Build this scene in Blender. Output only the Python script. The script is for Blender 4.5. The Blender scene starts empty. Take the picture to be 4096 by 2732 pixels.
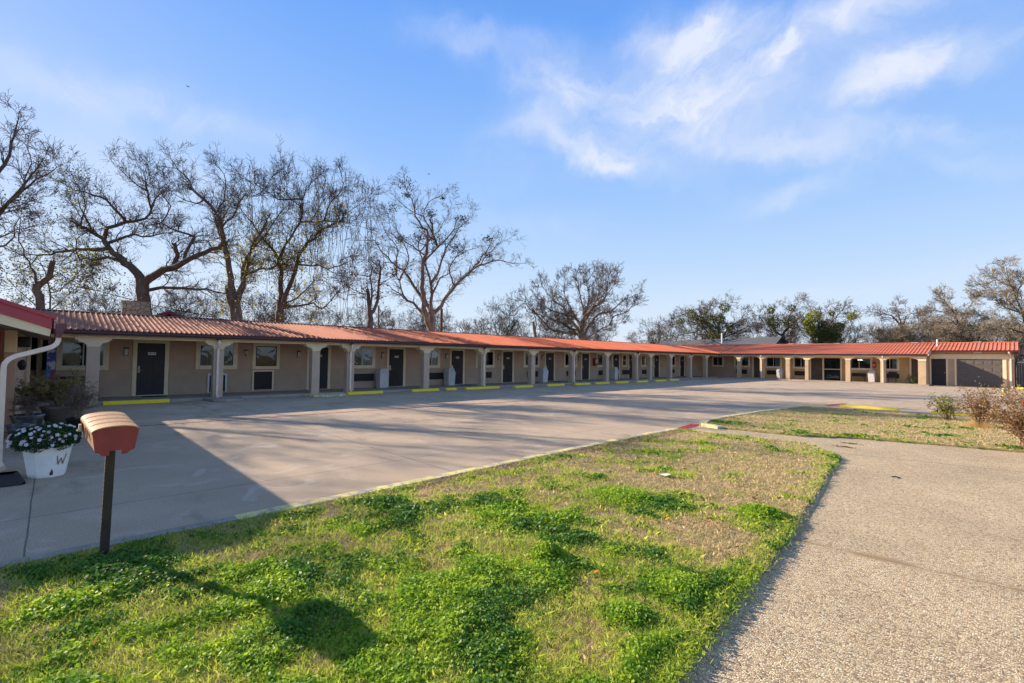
import bpy, math, random
import numpy as np
from mathutils import Vector, Matrix, noise as mnoise
random.seed(7); rng = np.random.default_rng(7)
S = bpy.context.scene
C = S.collection

# ---------------------------------------------------------------- camera
CAM = Vector((0, 0, 1.76))
ROT = (Matrix.Rotation(math.radians(46.3), 3, 'Z') @ Matrix.Rotation(math.radians(91.9), 3, 'X')
       @ Matrix.Rotation(math.radians(0.8), 3, 'Z'))
cd = bpy.data.cameras.new('camera'); cam = bpy.data.objects.new('camera', cd); C.objects.link(cam)
cam.matrix_world = Matrix.Translation(CAM) @ ROT.to_4x4()
cd.lens = 36 * 1921 / 4096; cd.sensor_width = 36; cd.sensor_fit = 'HORIZONTAL'
cd.clip_start = 0.05; cd.clip_end = 3000
S.camera = cam

# ---------------------------------------------------------------- sun and sky
SUN = Vector((-2.18, -0.88, 1.0)).normalized()
el = math.asin(SUN.z)
sl = bpy.data.lights.new('sun', 'SUN'); sl.energy = 5.0; sl.angle = math.radians(0.5); sl.color = (1.0, 0.86, 0.68)
so = bpy.data.objects.new('sun', sl); C.objects.link(so)
so.rotation_euler = SUN.to_track_quat('Z', 'Y').to_euler()
W = bpy.data.worlds.new('World'); S.world = W; W.use_nodes = True
nt = W.node_tree; nt.nodes.clear()
def N(nt, t, **k):
    n = nt.nodes.new(t)
    for a, v in k.items():
        if a == 'op': n.operation = v
        elif a == 'ins':
            for i, x in v.items(): n.inputs[i].default_value = x
        else: setattr(n, a, v)
    return n
def L(nt, a, b): nt.links.new(a, b)
def VM(op, a, b=None):
    n = N(nt, 'ShaderNodeVectorMath', op=op)
    for i, x in enumerate((a, b)):
        if x is None: continue
        if isinstance(x, (tuple, list, Vector)): n.inputs[i].default_value = tuple(x)
        else: L(nt, x, n.inputs[i])
    return n
def MT(op, a, b=None, c=None, clamp=False):
    n = N(nt, 'ShaderNodeMath', op=op); n.use_clamp = clamp
    for i, x in enumerate((a, b, c)):
        if x is None: continue
        if isinstance(x, (int, float)): n.inputs[i].default_value = x
        else: L(nt, x, n.inputs[i])
    return n.outputs[0]
sky = N(nt, 'ShaderNodeTexSky', sky_type='NISHITA'); sky.sun_disc = False
sky.sun_elevation = el; sky.sun_rotation = math.atan2(SUN.x, SUN.y)
sky.air_density = 1.0; sky.dust_density = 0.6; sky.ozone_density = 3.0
hs = N(nt, 'ShaderNodeHueSaturation', ins={'Saturation': 1.5, 'Value': 1.08})
sa = VM('SCALE', sky.outputs[0]); sa.inputs['Scale'].default_value = 2.6
sb = VM('SCALE', sky.outputs[0]); sb.inputs['Scale'].default_value = .32
L(nt, VM('DIVIDE', sa.outputs[0], VM('ADD', sb.outputs[0], (1, 1, 1)).outputs[0]).outputs[0], hs.inputs['Color'])
geo = N(nt, 'ShaderNodeTexCoord')
D = VM('NORMALIZE', geo.outputs['Generated']).outputs[0]
n1 = N(nt, 'ShaderNodeTexNoise', ins={'Scale': 4.0, 'Detail': 6.0, 'Roughness': 0.55, 'Distortion': 0.6}); L(nt, D, n1.inputs['Vector'])
w1 = VM('SCALE', VM('SUBTRACT', n1.outputs['Color'], (.5, .5, .5)).outputs[0]); w1.inputs['Scale'].default_value = 0.10
n1b = N(nt, 'ShaderNodeTexNoise', ins={'Scale': 13.0, 'Detail': 5.0, 'Roughness': 0.6}); L(nt, D, n1b.inputs['Vector'])
w1b = VM('SCALE', VM('SUBTRACT', n1b.outputs['Color'], (.5, .5, .5)).outputs[0]); w1b.inputs['Scale'].default_value = 0.075
DW = VM('ADD', VM('ADD', D, w1.outputs[0]).outputs[0], w1b.outputs[0]).outputs[0]
# fine feathering drawn out along the wind
mp = N(nt, 'ShaderNodeMapping'); mp.inputs['Rotation'].default_value = (0.2, 0.5, 0.9); mp.inputs['Scale'].default_value = (4, 6, 8)
L(nt, DW, mp.inputs['Vector'])
n2 = N(nt, 'ShaderNodeTexNoise', ins={'Scale': 1.0, 'Detail': 7.0, 'Roughness': 0.55, 'Distortion': 1.2}); L(nt, mp.outputs[0], n2.inputs['Vector'])
def pix(x, y):
    return (ROT @ Vector(((x - 2048) / 1921, (1366 - y) / 1921, -1))).normalized()
# cloud banks: direction, half widths (photo px), tilt, strength
banks = [(2740, 340, 260, 150, -35, 1.25), (2790, 165, 230, 75, -15, 1.2), (2560, 150, 110, 90, 0, .7), (2260, 335, 230, 60, 12, 1.1), (2400, 610, 300, 70, 18, 1.15), (2600, 520, 260, 90, -30, .8), (2120, 560, 230, 130, -35, .45), (2450, 400, 300, 120, 0, .5),
         (3690, 265, 330, 85, -20, 1.55), (3480, 40, 480, 95, -15, 1.2), (3160, 215, 60, 60, 0, 1.2), (3230, 590, 500, 55, 5, 0.85),
         (3600, 540, 400, 60, 6, 0.7), (3170, 765, 220, 45, -15, 0.65), (3950, 690, 260, 45, 0, 0.45), (1980, 170, 380, 70, 8, 0.55),
         (560, 450, 700, 110, 14, 0.75), (420, 620, 480, 110, 10, 0.45), (3600, 1130, 1100, 60, -6, 0.38), (2950, 420, 300, 140, -40, 0.5), (2900, 420, 900, 330, -12, 0.28), (1000, 760, 900, 90, 0, .22),
         (2150, 900, 300, 60, 0, 0.3), (3300, 330, 500, 160, -20, .35)]
tot = None
for x, y, sx, sy, t, a in banks:
    c = pix(x, y); t = math.radians(t)
    e1 = (pix(x + 60 * math.cos(t), y + 60 * math.sin(t)) - c).normalized()
    e2 = c.cross(e1).normalized()
    k = 1 / math.sqrt(((x - 2048) / 1921) ** 2 + ((y - 1366) / 1921) ** 2 + 1)
    df = VM('SUBTRACT', DW, c).outputs[0]
    u = MT('DIVIDE', VM('DOT_PRODUCT', df, e1).outputs['Value'], sx / 1921 * k * .85)
    v = MT('DIVIDE', VM('DOT_PRODUCT', df, e2).outputs['Value'], sy / 1921 * k * .95)
    r2 = MT('ADD', MT('MULTIPLY', u, u), MT('MULTIPLY', v, v))
    w = MT('MULTIPLY', MT('EXPONENT', MT('MULTIPLY', r2, -1.1)), a * .8)
    front = MT('GREATER_THAN', VM('DOT_PRODUCT', D, c).outputs['Value'], 0.3)
    w = MT('MULTIPLY', w, front)
    tot = w if tot is None else MT('ADD', tot, w)
fe = MT('MULTIPLY', MT('SUBTRACT', n2.outputs['Fac'], 0.22), 2.1, clamp=True)
dens = MT('MULTIPLY', MT('MULTIPLY', tot, fe), 1.0, clamp=True)
dens = MT('MULTIPLY', dens, 0.85)
# pale air near the horizon
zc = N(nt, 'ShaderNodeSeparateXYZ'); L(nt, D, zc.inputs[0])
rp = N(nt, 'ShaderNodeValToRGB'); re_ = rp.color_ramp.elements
stops_ = [(0, (.74, .83, .95)), (.12, (.61, .75, .96)), (.32, (.34, .555, .98)), (.58, (.145, .365, .95)), (.78, (.17, .27, .52)), (1, (.17, .21, .32))]  # top stops, out of view, dulled to cut the blue fill light
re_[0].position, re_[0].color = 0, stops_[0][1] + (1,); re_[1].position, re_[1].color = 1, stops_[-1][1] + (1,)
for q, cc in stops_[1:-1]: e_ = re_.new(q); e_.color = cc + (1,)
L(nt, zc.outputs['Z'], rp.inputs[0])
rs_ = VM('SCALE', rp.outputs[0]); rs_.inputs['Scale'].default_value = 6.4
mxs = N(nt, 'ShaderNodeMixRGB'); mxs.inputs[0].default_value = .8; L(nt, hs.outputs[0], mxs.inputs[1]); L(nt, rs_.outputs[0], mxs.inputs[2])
hz = MT('MULTIPLY', MT('EXPONENT', MT('MULTIPLY', MT('ABSOLUTE', zc.outputs['Z']), -8.0)), 0.12)
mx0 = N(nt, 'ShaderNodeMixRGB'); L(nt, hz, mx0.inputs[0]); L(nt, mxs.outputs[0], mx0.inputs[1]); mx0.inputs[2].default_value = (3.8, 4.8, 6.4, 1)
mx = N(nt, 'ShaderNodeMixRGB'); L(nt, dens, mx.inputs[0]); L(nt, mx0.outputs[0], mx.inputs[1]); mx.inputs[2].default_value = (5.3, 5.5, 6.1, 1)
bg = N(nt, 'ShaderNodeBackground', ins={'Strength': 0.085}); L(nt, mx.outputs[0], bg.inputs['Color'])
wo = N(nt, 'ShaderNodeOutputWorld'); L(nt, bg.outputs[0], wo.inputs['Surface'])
S.view_settings.view_transform = 'Standard'; S.view_settings.look = 'None'; S.view_settings.exposure = 0.96; S.view_settings.gamma = 1

# ---------------------------------------------------------------- helpers
def tag(o, label=None, cat=None, group=None, kind=None):
    if label: o['label'] = label
    if cat: o['category'] = cat
    if group: o['group'] = group
    if kind: o['kind'] = kind
    return o
ORG = {}
def thing(name, loc, label, cat, group=None):
    o = bpy.data.objects.new(name, None); C.objects.link(o); o.location = loc; o.empty_display_size = 0.2
    ORG[o] = Vector(loc); return tag(o, label, cat, group)
def link(name, me, mat, parent=None, smooth=False):
    if mat is not None: me.materials.append(mat)
    if smooth: me.polygons.foreach_set('use_smooth', [True] * len(me.polygons))
    o = bpy.data.objects.new(name, me); C.objects.link(o)
    if parent is not None: o.parent = parent; ORG[o] = ORG[parent]
    return o
class MB:
    def __init__(s): s.v = []; s.f = []
    def add(s, vs, fs):
        n = len(s.v); s.v += [tuple(v) for v in vs]; s.f += [tuple(i + n for i in f) for f in fs]; return s
    def box(s, x0, x1, y0, y1, z0, z1):
        return s.add([(x0, y0, z0), (x1, y0, z0), (x1, y1, z0), (x0, y1, z0), (x0, y0, z1), (x1, y0, z1), (x1, y1, z1), (x0, y1, z1)],
                     [(3, 2, 1, 0), (4, 5, 6, 7), (0, 1, 5, 4), (1, 2, 6, 5), (2, 3, 7, 6), (3, 0, 4, 7)])
    def prism(s, pts, ax, a, b):
        # pts: 2D outline in the plane normal to ax (x: (y,z), y: (x,z), z: (x,y))
        def P(p, t): return {'x': (t, p[0], p[1]), 'y': (p[0], t, p[1]), 'z': (p[0], p[1], t)}[ax]
        n = len(pts); vs = [P(p, a) for p in pts] + [P(p, b) for p in pts]
        return s.add(vs, [tuple(range(n))[::-1], tuple(range(n, 2 * n))] + [(i, (i + 1) % n, (i + 1) % n + n, i + n) for i in range(n)])
    def tube(s, pts, rad, n=8, cap=True, squash=None):
        pts = [Vector(p) for p in pts]
        if not hasattr(rad, '__len__'): rad = [rad] * len(pts)
        b = len(s.v); up = None
        for i, p in enumerate(pts):
            d = (pts[min(i + 1, len(pts) - 1)] - pts[max(i - 1, 0)]).normalized()
            if up is None: up = Vector((0, 0, 1)) if abs(d.z) < .9 else Vector((1, 0, 0))
            a = d.cross(up).normalized(); c = a.cross(d).normalized(); up = c
            for k in range(n):
                t = 2 * math.pi * (k + .5) / n
                s.v.append(tuple(p + (a * math.cos(t) + c * math.sin(t)) * rad[i]))
        for i in range(len(pts) - 1):
            for k in range(n):
                s.f.append((b + i * n + k, b + i * n + (k + 1) % n, b + (i + 1) * n + (k + 1) % n, b + (i + 1) * n + k))
        if cap:
            s.f.append(tuple(b + k for k in range(n))[::-1]); s.f.append(tuple(b + (len(pts) - 1) * n + k for k in range(n)))
        return s
    def lathe(s, prof, c=(0, 0), n=24, sx=1, sy=1, rot=0):
        b = len(s.v)
        for r, z in prof:
            for k in range(n):
                t = 2 * math.pi * k / n + rot; s.v.append((c[0] + r * math.cos(t) * sx, c[1] + r * math.sin(t) * sy, z))
        for i in range(len(prof) - 1):
            for k in range(n):
                s.f.append((b + i * n + k, b + i * n + (k + 1) % n, b + (i + 1) * n + (k + 1) % n, b + (i + 1) * n + k))
        s.f.append(tuple(b + k for k in range(n))[::-1]); s.f.append(tuple(b + (len(prof) - 1) * n + k for k in range(n)))
        return s
    def build(s, name, mat, parent=None, smooth=False, bevel=0):
        o = ORG[parent] if parent is not None else Vector((0, 0, 0))
        me = bpy.data.meshes.new(name); me.from_pydata([(x - o.x, y - o.y, z - o.z) for x, y, z in s.v], [], s.f); me.update()
        ob = link(name, me, mat, parent, smooth)
        if bevel:
            m = ob.modifiers.new('bevel', 'BEVEL'); m.width = bevel; m.segments = 2; m.limit_method = 'ANGLE'
        return ob
def fast(name, verts, k, mat, parent=None, smooth=False):
    # verts (n*k,3) numpy: n polygons of k corners each
    o = np.array(ORG[parent]) if parent is not None else np.zeros(3)
    verts = np.asarray(verts, dtype=np.float32).reshape(-1, 3) - o.astype(np.float32)
    me = bpy.data.meshes.new(name); nv = len(verts); n = nv // k
    me.vertices.add(nv); me.vertices.foreach_set('co', verts.ravel())
    me.loops.add(nv); me.loops.foreach_set('vertex_index', np.arange(nv, dtype=np.int32))
    me.polygons.add(n); me.polygons.foreach_set('loop_start', np.arange(0, nv, k, dtype=np.int32))
    me.update(calc_edges=True)
    return link(name, me, mat, parent, smooth)
def leaves(c, size, up=0.5, aspect=1.0, n=4, r=rng):
    # flat leaf quads/hexagons at random tilt; c (N,3), size (N,)
    N_ = len(c); nrm = r.normal(size=(N_, 3)); nrm[:, 2] = np.abs(nrm[:, 2]) + up; nrm /= np.linalg.norm(nrm, axis=1)[:, None]
    a = np.cross(nrm, r.normal(size=(N_, 3))); a /= np.linalg.norm(a, axis=1)[:, None]; b = np.cross(nrm, a)
    out = []
    for k in range(n):
        t = 2 * math.pi * k / n
        out.append(c + (a * math.cos(t) * aspect + b * math.sin(t)) * size[:, None])
    return np.stack(out, 1).reshape(-1, 3)

# ---------------------------------------------------------------- materials
def mat(name, c, c2=None, ns=3.0, rough=.85, bump=0, bs=80, metal=0, spec=.3, trans=0, det=5, lo=.35, hi=.65, stretch=None, coat=0):
    m = bpy.data.materials.new(name); m.use_nodes = True; t = m.node_tree; p = t.nodes['Principled BSDF']
    c = tuple(c) + (1,); c2 = tuple(c2) + (1,) if c2 else tuple(x * .8 for x in c[:3]) + (1,)
    g = t.nodes.new('ShaderNodeNewGeometry'); src = g.outputs['Position']
    if stretch:
        mpn = t.nodes.new('ShaderNodeMapping'); mpn.inputs['Scale'].default_value = stretch; L(t, src, mpn.inputs['Vector']); src = mpn.outputs[0]
    nz = N(t, 'ShaderNodeTexNoise', ins={'Scale': ns, 'Detail': det, 'Roughness': .6}); L(t, src, nz.inputs['Vector'])
    mr = N(t, 'ShaderNodeMapRange', ins={'From Min': lo, 'From Max': hi}); L(t, nz.outputs['Fac'], mr.inputs['Value'])
    mix = t.nodes.new('ShaderNodeMixRGB'); mix.inputs[1].default_value = c; mix.inputs[2].default_value = c2
    L(t, mr.outputs[0], mix.inputs[0]); L(t, mix.outputs[0], p.inputs['Base Color'])
    p.inputs['Roughness'].default_value = rough; p.inputs['Metallic'].default_value = metal; p.inputs['Specular IOR Level'].default_value = spec
    p.inputs['Coat Weight'].default_value = coat
    if bump:
        n2 = N(t, 'ShaderNodeTexNoise', ins={'Scale': bs, 'Detail': 3}); L(t, src, n2.inputs['Vector'])
        b = N(t, 'ShaderNodeBump', ins={'Strength': min(1, bump), 'Distance': .02}); L(t, n2.outputs['Fac'], b.inputs['Height']); L(t, b.outputs[0], p.inputs['Normal'])
    if trans:
        tr = t.nodes.new('ShaderNodeBsdfTranslucent'); L(t, mix.outputs[0], tr.inputs['Color'])
        ms = t.nodes.new('ShaderNodeMixShader'); ms.inputs[0].default_value = trans
        L(t, p.outputs[0], ms.inputs[1]); L(t, tr.outputs[0], ms.inputs[2]); L(t, ms.outputs[0], t.nodes['Material Output'].inputs['Surface'])
    return m
stucco_up = mat('stucco_taupe', (.58, .385, .265), (.51, .335, .23), 1.2, .95, .4, 120)
stucco_low = mat('stucco_grey_taupe', (.52, .385, .275), (.46, .33, .235), 1.5, .95, .5, 120)
cream = mat('cream_trim', (.86, .70, .45), (.78, .62, .39), 2, .85, .15, 90)
post_m = mat('post_taupe', (.60, .44, .32), (.53, .385, .275), 2, .95, .4, 120)
tan_post = mat('post_sand', (.58, .42, .27), (.50, .35, .22), 2, .95, .4, 120)
sunlit_wall = mat('wall_sunlit_gold', (.62, .41, .21), (.54, .35, .175), 1.2, .95, .4, 120)
door_m = mat('door_charcoal', (.035, .03, .03), (.026, .023, .024), 3, .5)
door_br = mat('door_brown', (.10, .07, .055), (.08, .055, .045), 3, .5)
white_m = mat('white_vinyl', (.72, .72, .72), (.6, .6, .62), 4, .4)
black_m = mat('black_metal', (.015, .015, .017), (.03, .03, .03), 6, .5)
ac_m = mat('grille_black', (.022, .02, .02), (.03, .028, .028), 4, .6)
metal_m = mat('brushed_metal', (.5, .48, .44), None, 8, .35, metal=.9)
lampglass = mat('lamp_glass', (.55, .52, .45), None, 20, .3)
gutter_m = mat('gutter_maroon', (.085, .04, .05), (.06, .03, .04), 2, .4, spec=.5)
red_m = mat('paint_red', (.42, .04, .045), (.35, .035, .04), 2, .5)
downs_m = mat('downspout_cream', (.88, .70, .54), (.78, .61, .46), 6, .5)
yellow_m = mat('paint_yellow', (.95, .71, .04), (.86, .62, .03), 5, .7, .3, 60)
yellow_w = mat('paint_yellow_worn', (.80, .66, .26), (.44, .39, .31), 7, .9, .5, 60, lo=.46, hi=.56)
walk_m = mat('walkway_concrete', (.42, .34, .27), (.33, .27, .21), 1.5, .95, .3, 100)
conc_m = mat('kerb_concrete', (.36, .33, .29), (.26, .24, .21), 6, .95, .5, 60)
can_m = mat('bin_grey', (.66, .63, .60), (.56, .53, .50), 3, .7, .1, 60)
shingle = mat('shingle_grey', (.13, .13, .14), (.09, .09, .10), 7, .95, .6, 20)
bark = mat('bark_grey_brown', (.17, .13, .10), (.085, .065, .052), 4, .95, .8, 12, stretch=(1, 1, .35))
bark2 = mat('bark_pale', (.24, .20, .165), (.12, .10, .08), 4, .95, .8, 12, stretch=(1, 1, .35))
twig = mat('twig_brown', (.13, .095, .07), (.09, .065, .05), 3, .95)
twig2 = mat('twig_tan', (.27, .215, .155), (.18, .14, .10), 3, .95)
leaf_y = mat('leaf_yellow', (.62, .46, .05), (.28, .30, .03), 5, .7, trans=.4, lo=.45, hi=.55)
leaf_g = mat('leaf_olive', (.085, .10, .025), (.17, .165, .035), 2, .7, trans=.35)
leaf_d = mat('leaf_dark', (.05, .055, .03), None, 3, .8)
leaf_br = mat('leaf_russet', (.22, .10, .03), (.12, .06, .025), 4, .8, trans=.3)
soil = mat('soil_thatch', (.38, .29, .155), (.20, .20, .065), 5.0, 1, .8, 40, det=8, lo=.42, hi=.62)
clover = mat('clover_green', (.17, .34, .025), (.46, .60, .05), 6, .5, spec=.35, trans=.55)
grass_g = mat('grass_green', (.50, .64, .06), (.60, .64, .12), 2.5, .6, trans=.55)
grass_d = mat('grass_straw', (.78, .60, .33), (.50, .385, .19), 9, .8, trans=.3)
def glassm(name, tint=(.02, .025, .03), fac=.55):
    m = bpy.data.materials.new(name); m.use_nodes = True; t = m.node_tree; t.nodes.remove(t.nodes['Principled BSDF'])
    g = N(t, 'ShaderNodeBsdfGlossy'); g.inputs['Roughness'].default_value = .03; g.inputs['Color'].default_value = (.8, .85, .9, 1)
    tr = t.nodes.new('ShaderNodeBsdfTransparent'); tr.inputs['Color'].default_value = (.75, .8, .8, 1)
    fr = N(t, 'ShaderNodeFresnel', ins={'IOR': 1.6}); ad = N(t, 'ShaderNodeMath', op='ADD', ins={1: .0}); L(t, fr.outputs[0], ad.inputs[0])
    gn = t.nodes.new('ShaderNodeNewGeometry'); nz = N(t, 'ShaderNodeTexNoise', ins={'Scale': 1.7, 'Detail': 1, 'Distortion': 1.5}); L(t, gn.outputs['Position'], nz.inputs['Vector'])
    b = N(t, 'ShaderNodeBump', ins={'Strength': .1, 'Distance': .03}); L(t, nz.outputs['Fac'], b.inputs['Height']); L(t, b.outputs[0], g.inputs['Normal'])
    ms = t.nodes.new('ShaderNodeMixShader'); L(t, ad.outputs[0], ms.inputs[0]); L(t, tr.outputs[0], ms.inputs[1]); L(t, g.outputs[0], ms.inputs[2])
    L(t, ms.outputs[0], t.nodes['Material Output'].inputs['Surface']); return m
glass = glassm('window_glass')
room_m = mat('dark_room', (.012, .013, .016), None, 2, .9)  # near-black colour stands in for the shade of unlit rooms
curtain_m = mat('curtain_pale', (.45, .46, .44), (.3, .31, .3), 5, .9)
curtain_d = mat('curtain_dark', (.07, .075, .08), (.04, .04, .045), 5, .9)
# metal roof: muted reddish brown near the left end, bright coral further along
def roofm():
    m = mat('metal_roof_coral', (.68, .205, .115), (.44, .125, .075), 1.3, .6, spec=.02, stretch=(.35, 1.5, 1), lo=.42, hi=.78)
    t = m.node_tree; p = t.nodes['Principled BSDF']; old = p.inputs['Base Color'].links[0].from_socket
    g = t.nodes.new('ShaderNodeNewGeometry'); sp = t.nodes.new('ShaderNodeSeparateXYZ'); L(t, g.outputs['Position'], sp.inputs[0])
    mr = N(t, 'ShaderNodeMapRange', ins={'From Min': 2.0, 'From Max': 22.0, 'To Min': 1.0, 'To Max': 0.0}); L(t, sp.outputs['Y'], mr.inputs['Value'])
    mx = t.nodes.new('ShaderNodeMixRGB'); mx.inputs[2].default_value = (.40, .185, .125, 1); L(t, mr.outputs[0], mx.inputs[0]); L(t, old, mx.inputs[1])
    L(t, mx.outputs[0], p.inputs['Base Color']); return m
roof_m = roofm()
# parking lot concrete: fine grain, stains, slab joints
def lotm():
    m = mat('lot_concrete', (.56, .42, .295), (.42, .315, .225), .5, .9, .5, 90, det=8, lo=.3, hi=.7)
    t = m.node_tree; p = t.nodes['Principled BSDF']; old = p.inputs['Base Color'].links[0].from_socket
    g = t.nodes.new('ShaderNodeNewGeometry'); sp = t.nodes.new('ShaderNodeSeparateXYZ'); L(t, g.outputs['Position'], sp.inputs[0])
    def mth(op, a, b=None):
        n = N(t, 'ShaderNodeMath', op=op)
        for i, x in enumerate((a, b)):
            if x is None: continue
            if isinstance(x, (int, float)): n.inputs[i].default_value = x
            else: L(t, x, n.inputs[i])
        return n.outputs[0]
    wob = N(t, 'ShaderNodeTexNoise', ins={'Scale': 1.2, 'Detail': 4}); L(t, g.outputs['Position'], wob.inputs['Vector'])
    wb = mth('MULTIPLY', mth('SUBTRACT', wob.outputs['Fac'], .5), .025)
    def line(ax, per, off, w):
        a = mth('ADD', mth('ADD', sp.outputs[ax], off), wb)
        f = mth('ABSOLUTE', mth('SUBTRACT', mth('FRACT', mth('DIVIDE', a, per)), .5))
        return mth('LESS_THAN', f, w / per / 2)
    jl = mth('MAXIMUM', line('Y', 4.6, 2.42, .014), line('X', 4.6, .3, .013))
    st = N(t, 'ShaderNodeTexNoise', ins={'Scale': 1.6, 'Detail': 6, 'Distortion': 1.2}); L(t, g.outputs['Position'], st.inputs['Vector'])
    sm = N(t, 'ShaderNodeMapRange', ins={'From Min': .56, 'From Max': .72, 'To Max': .62}); L(t, st.outputs['Fac'], sm.inputs['Value'])
    m1 = t.nodes.new('ShaderNodeMixRGB'); L(t, sm.outputs[0], m1.inputs[0]); L(t, old, m1.inputs[1]); m1.inputs[2].default_value = (.62, .52, .42, 1)
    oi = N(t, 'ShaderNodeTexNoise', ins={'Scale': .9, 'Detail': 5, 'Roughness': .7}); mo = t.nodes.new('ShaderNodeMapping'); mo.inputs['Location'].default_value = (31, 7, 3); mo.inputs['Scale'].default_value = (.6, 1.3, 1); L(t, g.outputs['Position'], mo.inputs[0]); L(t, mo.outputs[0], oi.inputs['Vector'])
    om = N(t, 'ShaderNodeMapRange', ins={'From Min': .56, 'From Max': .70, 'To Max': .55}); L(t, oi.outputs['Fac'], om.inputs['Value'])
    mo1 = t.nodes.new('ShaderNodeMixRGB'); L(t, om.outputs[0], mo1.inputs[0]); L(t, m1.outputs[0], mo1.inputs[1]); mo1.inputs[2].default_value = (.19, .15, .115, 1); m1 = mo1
    gr = N(t, 'ShaderNodeTexNoise', ins={'Scale': 75, 'Detail': 5, 'Roughness': .8}); L(t, g.outputs['Position'], gr.inputs['Vector'])
    gm = N(t, 'ShaderNodeMapRange', ins={'From Min': .35, 'From Max': .65, 'To Min': .62, 'To Max': 1.28}); L(t, gr.outputs['Fac'], gm.inputs['Value'])
    m3 = t.nodes.new('ShaderNodeMixRGB'); m3.blend_type = 'MULTIPLY'; m3.inputs[0].default_value = 1; L(t, m1.outputs[0], m3.inputs[1]); L(t, gm.outputs[0], m3.inputs[2])
    m2 = t.nodes.new('ShaderNodeMixRGB'); L(t, mth('MULTIPLY', jl, .75), m2.inputs[0]); L(t, m3.outputs[0], m2.inputs[1]); m2.inputs[2].default_value = (.07, .06, .05, 1)
    L(t, m2.outputs[0], p.inputs['Base Color']); return m
lot_m = lotm()
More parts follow.
